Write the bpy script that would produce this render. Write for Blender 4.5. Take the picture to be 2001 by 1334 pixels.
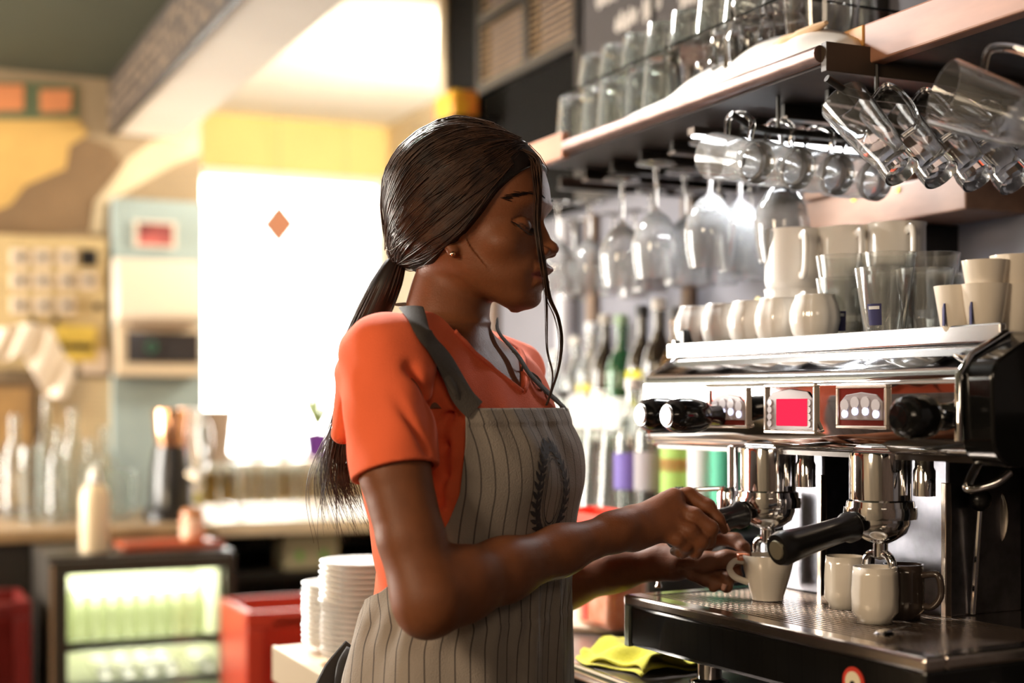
import bpy, bmesh, math, random
import numpy as np
from mathutils import Vector, Matrix
random.seed(7); np.random.seed(7)
for o in list(bpy.data.objects): bpy.data.objects.remove(o)
sc = bpy.context.scene
COL = sc.collection
R_ = math.radians
# ------------------------------------------------------------------ camera, world, lights, exposure
H = 1.32            # eye height of the photographer
FP = 2779.0         # focal length in photo pixels (50 mm on a 36 mm wide sensor, 2001 px)
HOR = 790.0         # horizon row
cam_d = bpy.data.cameras.new('camera'); cam = bpy.data.objects.new('camera', cam_d); COL.objects.link(cam)
cam.location = (0, 0, H); cam.rotation_euler = (R_(90), 0, 0)
cam_d.sensor_width = 36; cam_d.lens = 50.0; cam_d.shift_y = (HOR - 667) / 2001.0
cam_d.clip_start = 0.05
cam_d.dof.use_dof = True; cam_d.dof.focus_distance = 1.76; cam_d.dof.aperture_fstop = 2.0
sc.camera = cam
sc.view_settings.view_transform = 'Standard'; sc.view_settings.look = 'None'
sc.view_settings.gamma = 1.0; sc.view_settings.use_curve_mapping = False
sc.view_settings.exposure = 0.35
sc.cycles.use_denoising = True
sc.cycles.max_bounces = 14; sc.cycles.transmission_bounces = 12; sc.cycles.transparent_max_bounces = 12
sc.cycles.glossy_bounces = 6; sc.cycles.diffuse_bounces = 4
sc.cycles.sample_clamp_indirect = 6.0; sc.cycles.caustics_refractive = False; sc.cycles.caustics_reflective = False
sc.cycles.blur_glossy = 0.5
W = bpy.data.worlds.new('world'); sc.world = W; W.use_nodes = True
W.node_tree.nodes['Background'].inputs[0].default_value = (1.0, 0.97, 0.92, 1)
W.node_tree.nodes['Background'].inputs[1].default_value = 6.0   # bright hazy sky outside the windows

# frames: ROOM (bar wall, shelf, counters) and MACH (espresso machine, turned 4 degrees on the counter)
PHI = R_(24.56); PHA = R_(28.6)
def w2(fr, x, y):                     # frame (x = towards bar wall, y = away along the bar) -> world XY
    c, s = math.cos(fr), math.sin(fr)
    return (x * c - y * s, x * s + y * c)
def fw(fr, x, y, z): a = w2(fr, x, y); return Vector((a[0], a[1], z))
def ray(px): return (px - 1000.5) / FP
def on_x(px, x, fr=PHI):              # depth Y and frame-y where the sight line of column px meets plane x
    r = ray(px); Y = x / (r * math.cos(fr) + math.sin(fr)); return Y * (-r * math.sin(fr) + math.cos(fr)), Y
def on_y(px, y, fr=PHI):
    r = ray(px); Y = y / (-r * math.sin(fr) + math.cos(fr)); return Y * (r * math.cos(fr) + math.sin(fr)), Y
def zp(py, Y): return H + (HOR - py) * Y / FP
def P3(px, py, Y): return np.array(((px - 1000.5) * Y / FP, Y, zp(py, Y)))

def area(name, loc, aim, sx, sy, power, col, spread=180):
    l = bpy.data.lights.new(name, 'AREA'); l.shape = 'RECTANGLE'; l.size = sx; l.size_y = sy
    l.energy = power; l.color = col; l.spread = R_(spread)
    o = bpy.data.objects.new(name, l); COL.objects.link(o); o.location = loc
    o.rotation_euler = (Vector(aim) - Vector(loc)).to_track_quat('-Z', 'Y').to_euler(); return o
# daylight pressing through the back window and the side window (left, outside the frame)
area('window_daylight_back', fw(PHI, 1.78, 6.62, 1.72), fw(PHI, 1.6, 2.0, 1.5), 1.0, 1.25, 300, (1.0, .95, .86))
area('window_daylight_left', fw(PHI, -1.62, 4.35, 1.55), fw(PHI, 0.6, 3.1, 1.35), 1.5, 1.3, 330, (1.0, .93, .82))
area('street_bounce', fw(PHI, 1.75, 6.5, 1.15), fw(PHI, 1.7, 4.2, 2.6), .9, .35, 420, (1.0, .97, .90), 130)
# pendant over the bar aisle, then warm fill lights added out of view
area('aisle_lamp', fw(PHI, 0.7, 2.75, 2.44), fw(PHI, 1.15, 1.8, 1.4), .3, .3, 85, (1.0, .97, .93))
area('side_fill', fw(PHI, -1.25, .75, 1.95), fw(PHI, .75, 1.7, 1.2), .5, .5, 24, (1.0, .78, .54))  # added fill from the left to brighten the woman's near side
area('alcove_fill', fw(PHI, 2.0, 4.45, 2.2), fw(PHI, 1.7, 5.9, 2.62), .35, .35, 30, (1.0, .92, .76))  # added light hidden behind the bar wall, lifts the yellow header and ceiling
area('room_fill', fw(PHI, -.3, -1.3, 2.4), fw(PHI, .6, 2.0, 1.0), .9, .9, 13, (1.0, .78, .56))  # added fill behind the camera to soften the dark near sides
area('left_wall_fill', fw(PHI, -.5, 3.2, 2.4), fw(PHI, .3, 5.2, 1.4), .7, .7, 34, (1.0, .76, .46))  # unseen light added to give the left back wall its warm cast

# ------------------------------------------------------------------ materials
MATS = {}
def mat(name, col=(.5, .5, .5), rough=.5, metal=0., trans=0., ior=1.45, noise=0., nscale=20., bump=0., bscale=60., emit=None, es=0., col2=None,
        sheen=0., coat=0., alpha=1., aniso=0., sub=0., stretch=None, spec=None):
    if name in MATS: return MATS[name]
    m = bpy.data.materials.new(name); m.use_nodes = True; nt = m.node_tree; b = nt.nodes['Principled BSDF']
    b.inputs['Base Color'].default_value = (*col, 1); b.inputs['Roughness'].default_value = rough
    b.inputs['Metallic'].default_value = metal; b.inputs['Transmission Weight'].default_value = trans
    b.inputs['IOR'].default_value = ior
    b.inputs['Sheen Weight'].default_value = sheen; b.inputs['Coat Weight'].default_value = coat
    b.inputs['Anisotropic'].default_value = aniso
    if spec is not None: b.inputs['Specular IOR Level'].default_value = spec
    if sub: 
        b.inputs['Subsurface Weight'].default_value = sub; b.inputs['Subsurface Radius'].default_value = (.012, .005, .003)
        b.inputs['Subsurface Scale'].default_value = 1.0
    if emit: b.inputs['Emission Color'].default_value = (*emit, 1); b.inputs['Emission Strength'].default_value = es
    tc = nt.nodes.new('ShaderNodeTexCoord'); src = tc.outputs['Object']
    if stretch:
        mp = nt.nodes.new('ShaderNodeMapping'); mp.inputs['Scale'].default_value = stretch
        nt.links.new(src, mp.inputs[0]); src = mp.outputs[0]
    if noise or col2:
        n = nt.nodes.new('ShaderNodeTexNoise'); n.inputs['Scale'].default_value = nscale; n.inputs['Detail'].default_value = 5
        nt.links.new(src, n.inputs['Vector'])
        mx = nt.nodes.new('ShaderNodeMix'); mx.data_type = 'RGBA'
        c2 = col2 if col2 else tuple(max(0, c * (1 - noise)) for c in col)
        mx.inputs[6].default_value = (*col, 1); mx.inputs[7].default_value = (*c2, 1)
        rp = nt.nodes.new('ShaderNodeValToRGB'); rp.color_ramp.elements[0].position = .35; rp.color_ramp.elements[1].position = .68
        nt.links.new(n.outputs[0], rp.inputs[0]); nt.links.new(rp.outputs[0], mx.inputs[0]); nt.links.new(mx.outputs[2], b.inputs['Base Color'])
    if bump:
        n2 = nt.nodes.new('ShaderNodeTexNoise'); n2.inputs['Scale'].default_value = bscale; n2.inputs['Detail'].default_value = 4
        nt.links.new(src, n2.inputs['Vector'])
        bp = nt.nodes.new('ShaderNodeBump'); bp.inputs['Strength'].default_value = bump; bp.inputs['Distance'].default_value = .004
        nt.links.new(n2.outputs[0], bp.inputs['Height']); nt.links.new(bp.outputs[0], b.inputs['Normal'])
    MATS[name] = m; return m
GLASS = mat('clear_glass', (1, 1, 1), .015, trans=1, ior=1.45)
GLASS_T = mat('old_glass', (.93, .97, .95), .03, trans=.93, ior=1.45)
GLASS_S = mat('brightened_glass', (.95, .96, .97), .05, trans=.80, ior=1.45)  # opaque white mixed in, standing for bright light on the hanging glasses
CHROME = mat('chrome', (.86, .85, .85), .07, 1)
STEEL = mat('brushed_steel', (.62, .61, .60), .24, 1, noise=.25, nscale=30, bump=.08, bscale=90, stretch=(1, 1, 8))
BLACK_PL = mat('black_plastic', (.008, .007, .007), .30, coat=.08)
BLACK_GL = mat('black_gloss', (.006, .006, .006), .12, coat=.15)
PORC = mat('white_porcelain', (.86, .83, .79), .12, coat=.5)
PORC_W = mat('warm_porcelain', (.82, .74, .64), .14, coat=.5)
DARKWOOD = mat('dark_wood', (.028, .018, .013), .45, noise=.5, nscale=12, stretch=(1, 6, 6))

# ------------------------------------------------------------------ mesh builder
class MB:
    def __init__(s): s.v = []; s.f = []; s.mi = []
    def add(s, vs, fs, mi=0):
        k = len(s.v); s.v += [tuple(map(float, p)) for p in vs]; s.f += [tuple(i + k for i in f) for f in fs]; s.mi += [mi] * len(fs); return s
    def box(s, c, d, rz=0, mi=0):
        x, y, z = [q / 2 for q in d]; cs, sn = math.cos(rz), math.sin(rz)
        vs = [(c[0] + a * x * cs - b * y * sn, c[1] + a * x * sn + b * y * cs, c[2] + e * z) for a, b, e in
              ((-1, -1, -1), (1, -1, -1), (1, 1, -1), (-1, 1, -1), (-1, -1, 1), (1, -1, 1), (1, 1, 1), (-1, 1, 1))]
        return s.add(vs, [(0, 3, 2, 1), (4, 5, 6, 7), (0, 1, 5, 4), (1, 2, 6, 5), (2, 3, 7, 6), (3, 0, 4, 7)], mi)
    def bx(s, x0, x1, y0, y1, z0, z1, mi=0): return s.box(((x0 + x1) / 2, (y0 + y1) / 2, (z0 + z1) / 2), (x1 - x0, y1 - y0, z1 - z0), 0, mi)
    def lathe(s, prof, c=(0, 0, 0), n=32, axis=None, lobes=0, lamp=0., close=False, mi=0):
        """prof: list of (r, h). axis: direction of h."""
        if axis is None: M3 = Matrix.Identity(3)
        else: M3 = Vector((0, 0, 1)).rotation_difference(Vector(axis).normalized()).to_matrix()
        c = Vector(c); vs = []; fs = []
        for r, h in prof:
            for i in range(n):
                a = 2 * math.pi * i / n; rr = max(r, 1e-5) * (1 + lamp * abs(math.cos(a * lobes / 2)) if lobes else 1)
                vs.append(tuple(c + M3 @ Vector((rr * math.cos(a), rr * math.sin(a), h))))
        for j in range(len(prof) - 1):
            for i in range(n):
                a = j * n + i; b = j * n + (i + 1) % n; fs.append((a, b, b + n, a + n))
        if close:
            j = len(prof) - 1
            for i in range(n): fs.append((j * n + i, j * n + (i + 1) % n, (i + 1) % n, i))
        return s.add(vs, fs, mi)
    def cyl(s, a, b, r, n=16, r2=None, mi=0):
        a = Vector(a); b = Vector(b); L = (b - a).length; r2 = r if r2 is None else r2
        return s.lathe([(0, 0), (r, 0), (r2, L), (0, L)], a, n, b - a, mi=mi)
    def tube(s, pts, rad, n=8, cap=True, flat=1., up=None, mi=0):
        pts = [Vector(p) for p in pts]; m = len(pts)
        if not hasattr(rad, '__len__'): rad = [rad] * m
        vs = []; fs = []; N = None
        for i, p in enumerate(pts):
            t = (pts[min(i + 1, m - 1)] - pts[max(i - 1, 0)]).normalized()
            if N is None:
                N = Vector(up[0] if hasattr(up[0], '__len__') else up) if up is not None else (Vector((0, 0, 1)) if abs(t.z) < .9 else Vector((1, 0, 0)))
            if up is not None: N = Vector(up[i]) if hasattr(up[0], '__len__') else Vector(up)
            N = (N - t * N.dot(t)).normalized(); B = t.cross(N)
            for k in range(n):
                a = 2 * math.pi * k / n
                vs.append(p + (B * math.cos(a) + N * math.sin(a) * flat) * rad[i])
        for j in range(m - 1):
            for k in range(n): a = j * n + k; b = j * n + (k + 1) % n; fs.append((a, b, b + n, a + n))
        if cap: fs.append(tuple(range(n - 1, -1, -1))); fs.append(tuple((m - 1) * n + k for k in range(n)))
        return s.add(vs, fs, mi)
    def prism(s, poly, axis, lo, hi, mi=0):
        """poly: 2-D points; axis index 0/1/2 of extrusion; the other two coordinates in order."""
        n = len(poly)
        def mk(p, h): q = list(p); q.insert(axis, h); return tuple(q)
        vs = [mk(p, lo) for p in poly] + [mk(p, hi) for p in poly]
        fs = [tuple(range(n)), tuple(range(2 * n - 1, n - 1, -1))] + [(i, i + n, (i + 1) % n + n, (i + 1) % n) for i in range(n)]
        return s.add(vs, fs, mi)
    def sphere(s, c, r, n=14, sc=(1, 1, 1), mi=0):
        vs = []; fs = []; m = n // 2 + 1
        for j in range(m):
            t = math.pi * j / (m - 1)
            for i in range(n):
                a = 2 * math.pi * i / n; rr = max(math.sin(t), 1e-4)
                vs.append((c[0] + r * sc[0] * rr * math.cos(a), c[1] + r * sc[1] * rr * math.sin(a), c[2] - r * sc[2] * math.cos(t)))
        for j in range(m - 1):
            for i in range(n): a = j * n + i; b = j * n + (i + 1) % n; fs.append((a, b, b + n, a + n))
        return s.add(vs, fs, mi)
    def mesh(s, name):
        me = bpy.data.meshes.new(name); me.from_pydata(s.v, [], s.f)
        if any(s.mi): me.polygons.foreach_set('material_index', s.mi)
        bm = bmesh.new(); bm.from_mesh(me); bmesh.ops.recalc_face_normals(bm, faces=bm.faces); bm.to_mesh(me); bm.free()
        return me
def obj(name, mb, m, parent=None, smooth=None, bevel=0., sub=0, loc=None, rz=0., solid=0.):
    me = mb if isinstance(mb, bpy.types.Mesh) else mb.mesh(name)
    for q in (m if isinstance(m, (list, tuple)) else [m]): me.materials.append(q)
    o = bpy.data.objects.new(name, me); COL.objects.link(o)
    if parent is not None: o.parent = parent
    if loc is not None: o.location = loc
    o.rotation_euler[2] = rz
    if smooth is not False: me.polygons.foreach_set('use_smooth', [True] * len(me.polygons)); sharp(me, 38 if smooth is None else 180)
    if solid: md = o.modifiers.new('s', 'SOLIDIFY'); md.thickness = solid; md.offset = 0
    if bevel: md = o.modifiers.new('b', 'BEVEL'); md.width = bevel; md.segments = 2; md.limit_method = 'ANGLE'; md.angle_limit = R_(40)
    if sub: md = o.modifiers.new('u', 'SUBSURF'); md.levels = sub; md.render_levels = sub
    return o
def sharp(me, ang):
    if ang >= 180: return
    bm = bmesh.new(); bm.from_mesh(me); lim = R_(ang)
    for e in bm.edges:
        if len(e.link_faces) == 2: e.smooth = e.calc_face_angle(0) < lim
    bm.to_mesh(me); bm.free()
def tag(o, label=None, cat=None, group=None, kind=None):
    if label: o['label'] = label
    if cat: o['category'] = cat
    if group: o['group'] = group
    if kind: o['kind'] = kind
    return o
def thing(name, label, cat, loc, rz=0., group=None):
    o = bpy.data.objects.new(name, None); COL.objects.link(o); o.location = loc; o.rotation_euler = (0, 0, rz)
    o.empty_display_size = .05; return tag(o, label, cat, group)
def struct(name, mb, m, bevel=0., loc=(0, 0, 0), rz=0., smooth=False, parent=None):
    o = obj(name, mb, m, parent, smooth, bevel, 0, loc, rz)
    if parent is None: o['kind'] = 'structure'
    return o
KIDS = {}
def dup(root, loc=None, rz=None, label=None, group=None, rot=None):
    r = root.copy(); COL.objects.link(r)
    if loc is not None: r.location = loc
    if rz is not None: r.rotation_euler[2] = rz
    if rot is not None: r.rotation_euler = rot
    if label: r['label'] = label
    if group: r['group'] = group
    for ch in [c for c in root.children]:
        c = ch.copy(); COL.objects.link(c); c.parent = r
        for g in [q for q in ch.children]:
            d = g.copy(); COL.objects.link(d); d.parent = c
    return r
ORD = ['first', 'second', 'third', 'fourth', 'fifth', 'sixth', 'seventh', 'eighth', 'ninth', 'tenth', 'eleventh', 'twelfth', 'thirteenth',
       'fourteenth', 'fifteenth', 'sixteenth', 'seventeenth', 'eighteenth', 'nineteenth', 'twentieth']
def arc(c, r, a0, a1, n): return [(c[0] + r * math.cos(R_(a0 + (a1 - a0) * i / (n - 1))), c[1] + r * math.sin(R_(a0 + (a1 - a0) * i / (n - 1)))) for i in range(n)]
def bez(pts, n=8):
    """Catmull-Rom through the points."""
    P = [Vector(p) for p in pts]; P = [P[0] * 2 - P[1]] + P + [P[-1] * 2 - P[-2]]; out = []
    for i in range(1, len(P) - 2):
        for k in range(n):
            t = k / n; a, b, c, d = P[i - 1:i + 3]
            out.append(.5 * ((2 * b) + (c - a) * t + (2 * a - 5 * b + 4 * c - d) * t * t + (3 * b - a - 3 * c + d) * t ** 3))
    return out + [P[-2]]
# ================================================================== THE ROOM (frame ROOM)
RM = dict(loc=(0, 0, 0), rz=PHI)
M_FLOOR = mat('floor_tiles', (.10, .075, .055), .4, noise=.4, nscale=4)
M_MURAL = mat('mural_plaster', (.36, .27, .17), .8, noise=.3, nscale=2.2, bump=.1, bscale=30)
M_CREAM = mat('cream_paint', (.72, .60, .42), .7, noise=.12, nscale=3)
M_YELLOW = mat('yellow_paint', (.80, .60, .24), .7, noise=.1, nscale=3)
M_WHITE = mat('white_ceiling_paint', (.86, .82, .76), .8, noise=.05, nscale=3)
M_GREEN = mat('olive_ceiling_paint', (.030, .033, .016), .75, noise=.25, nscale=1.5)
M_BARW = mat('grey_blue_bar_wall', (.21, .21, .25), .6, noise=.25, nscale=3, bump=.15, bscale=14)
M_BROWNW = mat('brown_wall', (.16, .10, .07), .7, noise=.3, nscale=3)
D0 = 5.2            # back wall distance along the room axis
fl = struct('floor', MB().bx(-1.7, 3.2, -2.6, 6.6, -.06, 0), M_FLOOR, **RM)
# back wall left of the alcove, below / above nothing: full height
struct('wall_back', MB().bx(-1.7, 1.13, D0, D0 + .15, 0, 2.62), M_MURAL, **RM)
wa = MB(); wa.bx(1.13, 2.235, 6.30, 6.42, 0, 1.06); wa.bx(1.13, 2.235, 6.30, 6.42, 2.375, 2.62)
struct('wall_alcove', wa, M_YELLOW, **RM)
struct('wall_alcove_side', MB().bx(2.235, 2.36, 4.2, 6.42, 0, 2.62), M_CREAM, **RM)
struct('wall_alcove_left', MB().bx(1.02, 1.13, 5.36, 6.42, 0, 2.62), M_CREAM, **RM)
XB = 1.62
struct('wall_right', MB().bx(XB, XB + .14, -2.6, 3.94, 0, 2.62), M_BARW, **RM)
lw = MB()
lw.bx(-1.62, -1.5, -2.6, 3.45, 0, 2.62); lw.bx(-1.62, -1.5, 5.05, 5.2, 0, 2.62); lw.bx(-1.62, -1.5, 3.45, 5.05, 0, .85); lw.bx(-1.62, -1.5, 3.45, 5.05, 2.25, 2.62)
struct('wall_left', lw, M_CREAM, **RM)
struct('wall_front', MB().bx(-1.7, 1.76, -2.72, -2.6, 0, 2.62), M_BROWNW, **RM)
struct('wall_passage', MB().bx(1.76, 2.235, 3.94, 4.2, 0, 2.62), M_CREAM, **RM)
struct('ceiling', MB().bx(-1.62, .81, -2.6, D0 + .1, 2.476, 2.62), M_GREEN, **RM)
struct('ceiling_white', MB().bx(.81, 2.4, -2.6, 6.42, 2.62, 2.72), M_WHITE, **RM)
# beam: dark lettered left cheek, pale underside
bm_ = struct('ceiling_beam', MB().bx(.815, 1.05, -2.6, D0, 2.283, 2.62), M_WHITE, bevel=.006, **RM)
M_CHEEK = mat('dark_beam_board', (.035, .026, .020), .6, noise=.4, nscale=9)
ck = struct('trim_1', MB().bx(.80, .815, -2.0, D0, 2.275, 2.476), M_CHEEK, **RM)
# rows of pale worn lettering on the beam board
rw = MB(); rnd = random.Random(3)
for row, zc in enumerate((2.315, 2.352, 2.389, 2.426)):
    y = 1.6
    while y < D0 - .12:
        wlen = rnd.uniform(.05, .16); k = int(wlen / .017)
        for i in range(k):
            if rnd.random() < .85: rw.box((.7985, y + i * .017, zc + rnd.uniform(-.002, .002)), (.003, .0085, rnd.choice((.014, .020, .024))))
        y += wlen + .035
lt = obj('lettering', rw, mat('faded_lettering', (.25, .19, .14), .7), ck, False); lt['kind'] = 'stuff'
# far window: frame, glass, sill
M_WF = mat('white_window_frame', (.85, .82, .78), .5)
wn = MB()
wn.bx(1.13, 2.235, 6.32, 6.38, 1.06, 1.10); wn.bx(1.13, 2.235, 6.32, 6.38, 2.335, 2.375); wn.bx(1.13, 1.17, 6.32, 6.38, 1.10, 2.335); wn.bx(2.195, 2.235, 6.32, 6.38, 1.10, 2.335)
win = struct('window_1', wn, M_WF, **RM)
obj('pane', MB().bx(1.17, 2.195, 6.345, 6.351, 1.10, 2.335), GLASS, win, False)
struct('trim_2', MB().bx(1.13, 2.235, 6.08, 6.30, 1.03, 1.06), mat('pale_sill', (.62, .66, .60), .4), bevel=.004, **RM)   # window sill
wl = MB()
wl.bx(-1.60, -1.54, 3.45, 5.05, .85, .9); wl.bx(-1.60, -1.54, 3.45, 5.05, 2.2, 2.25); wl.bx(-1.60, -1.54, 3.45, 3.5, .9, 2.2); wl.bx(-1.60, -1.54, 5.0, 5.05, .9, 2.2)
w2_ = struct('window_2', wl, M_WF, **RM)
obj('pane', MB().bx(-1.575, -1.569, 3.5, 5.0, .9, 2.2), GLASS, w2_, False)
# end post of the bar wall, dark return, wooden strips
struct('trim_3', MB().bx(1.58, 1.76, 3.94, 4.0, 0, 2.62), M_CREAM, bevel=.004, **RM)
struct('trim_10', MB().bx(1.60, 1.62, on_x(1136, 1.60)[0], 3.70, 1.80, 2.19), mat('black_panel', (.004, .0035, .003), .9, spec=.1), **RM)
struct('trim_4', MB().bx(1.59, 1.62, 3.73, 3.94, 1.62, 2.62), mat('black_panel', (.004, .0035, .003), .9, spec=.1), **RM)
M_STRIP = mat('brown_batten', (.20, .13, .085), .5, noise=.3, nscale=14)
for k, px in enumerate((966, 1158, 1346)):
    d, Y = on_x(px, 1.61); struct('trim_%d' % (5 + k), MB().bx(1.60, 1.62, d - .018, d + .018, .95, 1.78), M_STRIP, bevel=.002, **RM)
d, Y = on_x(1112, 1.60); struct('trim_8', MB().cyl((1.59, d, .95), (1.59, d, 1.78), .022, 18), mat('white_pipe', (.55, .55, .60), .35), smooth=None, **RM)

# painted mural on the back wall: flat prints of thin paint
MU = thing('mural', 'faded mural of orange windows and tan hills painted on the back wall', 'mural', fw(PHI, .75, D0 - .001, 1.2), PHI)
def onw(px, py, d=D0): x, Y = on_y(px, d); return x, zp(py, Y)
def mpatch(name, pts, col, th, rough=.8, ns=5):
    q = [onw(*p) for p in pts]; q = [(a - .75, b - 1.2) for a, b in q]
    obj(name, MB().prism(q, 1, -th, 0), mat('paint_' + name + '%d' % int(col[0] * 999), col, rough, noise=.2, nscale=ns), MU, False)
mpatch('tan_hill', [(-30, 235), (60, 232), (150, 232), (172, 262), (135, 285), (128, 330), (90, 345), (50, 362), (20, 400), (-30, 420)], (.60, .38, .12), .002)
mpatch('brown_hill', [(-30, 420), (20, 400), (50, 362), (90, 345), (128, 330), (135, 285), (165, 268), (215, 285), (240, 320), (200, 370), (180, 455), (-30, 462)], (.20, .125, .065), .0015)
mpatch('pale_cloud', [(176, 455), (185, 395), (215, 360), (250, 310), (300, 275), (360, 262), (392, 235), (392, 300), (345, 320), (300, 345), (240, 380), (205, 400), (200, 455)], (.70, .58, .40), .003)
mpatch('green_border', [(-30, 162), (50, 160), (150, 168), (152, 232), (60, 234), (-30, 232)], (.10, .13, .07), .003)
mpatch('orange_window', [(-30, 166), (46, 166), (46, 216), (-30, 218)], (.68, .26, .11), .005)
mpatch('orange_window', [(78, 176), (140, 176), (138, 218), (78, 220)], (.68, .26, .11), .005)

# ---------------------------------------------------------------- things fixed to the back wall
def on_back(px0, px1, py0, py1, d):            # centre and size of a rectangle on plane y=d
    xa, Ya = on_y(px0, d); xb, Yb = on_y(px1, d); Ym = (Ya + Yb) / 2
    z1 = zp(py0, Ym); z0 = zp(py1, Ym); return (xa + xb) / 2, (z0 + z1) / 2, xb - xa, z1 - z0
x, z, sx, sz = on_back(-60, 210, 460, 722, 5.16)
sp = thing('switch_panel', 'beige wall panel with rows of round black-centred sockets', 'panel', fw(PHI, x, 5.16, z), PHI)
obj('panel_board', MB().bx(-sx / 2, sx / 2, 0, .035, -sz / 2, sz / 2), mat('beige_panel', (.50, .38, .20), .5, noise=.1), sp, False, .004)
M_SOCK = mat('ivory_socket', (.66, .56, .46), .4)
sock = None
for (px, py, c) in [(37, 503, 1), (82, 503, 1), (130, 503, 1), (173, 503, 2), (37, 548, 1), (82, 548, 1), (130, 548, 1), (173, 548, 1), (37, 596, 1), (84, 596, 1), (130, 596, 1), (190, 598, 0), (62, 628, 0), (108, 628, 0)]:
    a, b, _, _ = on_back(px - 1, px + 1, py, py + 1, 5.16)
    if c:
        s_ = obj('socket', MB().box((a - x, -.006, b - z), (.058, .012, .058)), M_SOCK if c == 1 else BLACK_PL, sp, False, .004)
        obj('socket_hole', MB().cyl((a - x, -.020, b - z), (a - x, -.012, b - z), .013 if c == 1 else .02, 12), BLACK_PL, s_)
    else: obj('knob', MB().cyl((a - x, -.022, b - z), (a - x, 0, b - z), .012, 12), BLACK_PL, sp)
# yellow sign with dark line of print under the sockets
x, z, sx, sz = on_back(112, 190, 636, 705, 5.12)
ys = tag(obj('sign', MB().box((0, 0, 0), (sx, .008, sz)), mat('yellow_sign', (.70, .52, .10), .5), None, False, .001, loc=fw(PHI, x, 5.14, z), rz=PHI), 'small yellow sign with a dark stripe below the sockets', 'sign')
obj('dark_stripe', MB().box((0, -.005, -.012), (sx * .8, .002, .022)), BLACK_PL, ys, False)
x, z, sx, sz = on_back(160, 214, 684, 730, 5.12)
tag(obj('paper_note', MB().box((0, 0, 0), (sx, .004, sz)), mat('pink_paper', (.72, .60, .50), .8), None, False, loc=fw(PHI, x, 5.14, z), rz=PHI), 'plain pale note pinned right of the yellow sign', 'note')
# hanging towel
x, z, sx, sz = on_back(-20, 145, 630, 775, 5.05)
tw = MB(); n = 26; mrow = 20
vs = []
prof = [(-20, 645, 705), (10, 640, 705), (45, 632, 690), (75, 632, 745), (100, 640, 775), (128, 690, 780), (146, 712, 740)]
for i in range(n):
    t = i / (n - 1); px = -20 + 166 * t
    top = np.interp(px, [p[0] for p in prof], [p[1] for p in prof]); bot = np.interp(px, [p[0] for p in prof], [p[2] for p in prof])
    for j in range(mrow):
        py = top + (bot - top) * j / (mrow - 1); a, Y = on_y(px, 5.05)
        vs.append((a - x, .018 * math.sin(t * 23 + j * .25) - .03 * j / mrow, zp(py, Y) - z))
tw.add(vs, [(i * mrow + j, i * mrow + j + 1, (i + 1) * mrow + j + 1, (i + 1) * mrow + j) for i in range(n - 1) for j in range(mrow - 1)])
tag(obj('towel', tw, mat('pale_towel', (.76, .66, .56), .9, sheen=.3), None, True, solid=.006, loc=fw(PHI, x, 5.09, z), rz=PHI), 'crumpled pale towel hanging in front of the socket panel', 'towel')
# pale blue panel column with photo, paper, wall unit
x, z, sx, sz = on_back(218, 396, 392, 1004, 5.17)
tag(obj('door_panel', MB().box((0, 0, 0), (sx, .04, sz)), mat('pale_blue_paint', (.33, .41, .42), .5, noise=.08), None, False, .004, loc=fw(PHI, x, 5.17, z), rz=PHI), 'tall pale blue panel standing against the mural wall', 'panel')
x, z, sx, sz = on_back(262, 345, 432, 484, 5.13)
ph = thing('photo_print', 'small dark and pink framed picture on the pale blue panel', 'picture', fw(PHI, x, 5.13, z), PHI)
obj('mount', MB().box((0, .004, 0), (sx, .008, sz)), mat('cream_mount', (.74, .68, .58), .6), ph, False)
obj('print', MB().box((0, -.002, 0), (sx * .8, .004, sz * .8)), mat('dark_pink_print', (.03, .015, .02), .3, col2=(.62, .16, .15), nscale=9), ph, False)
x, z, sx, sz = on_back(222, 385, 505, 634, 5.1)
wu = thing('paper_dispenser', 'rounded cream dispenser on the blue panel under the small picture', 'dispenser', fw(PHI, x, 5.08, z), PHI)
pr = [(.05, -sz / 2), (-.03, -sz / 2), (-.055, -sz / 2 + .03), (-.05, 0), (-.02, sz / 2 - .01), (.05, sz / 2)]
obj('cover', MB().prism(pr, 0, -sx / 2, sx / 2), mat('cream_plastic', (.78, .69, .58), .4), wu, None, .008)
obj('outlet_lip', MB().box((0, -.035, -sz / 2 - .008), (sx * .7, .03, .016)), mat('brown_plastic', (.2, .13, .08), .4), wu, False)
x, z, sx, sz = on_back(226, 388, 636, 735, 5.1)
mw = thing('wall_unit', 'cream box with a dark glass front and faint green ring', 'appliance', fw(PHI, x, 5.06, z), PHI)
obj('casing', MB().bx(-sx / 2, sx / 2, 0, .13, -sz / 2, sz / 2), mat('beige_casing', (.62, .50, .36), .5), mw, False, .006)
dg = obj('dark_window', MB().box((.012, -.003, .010), (sx * .86, .008, sz * .58)), mat('smoked_glass', (.035, .028, .025), .15, coat=.5, noise=.4, nscale=6), mw, False)
obj('green_ring', MB().lathe([(.014, 0), (.018, 0), (.018, .003), (.014, .003)], (-.03, -.009, .012), 24, (0, -1, 0), close=True), mat('green_ring', (.05, .22, .12), .4), dg)
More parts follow.
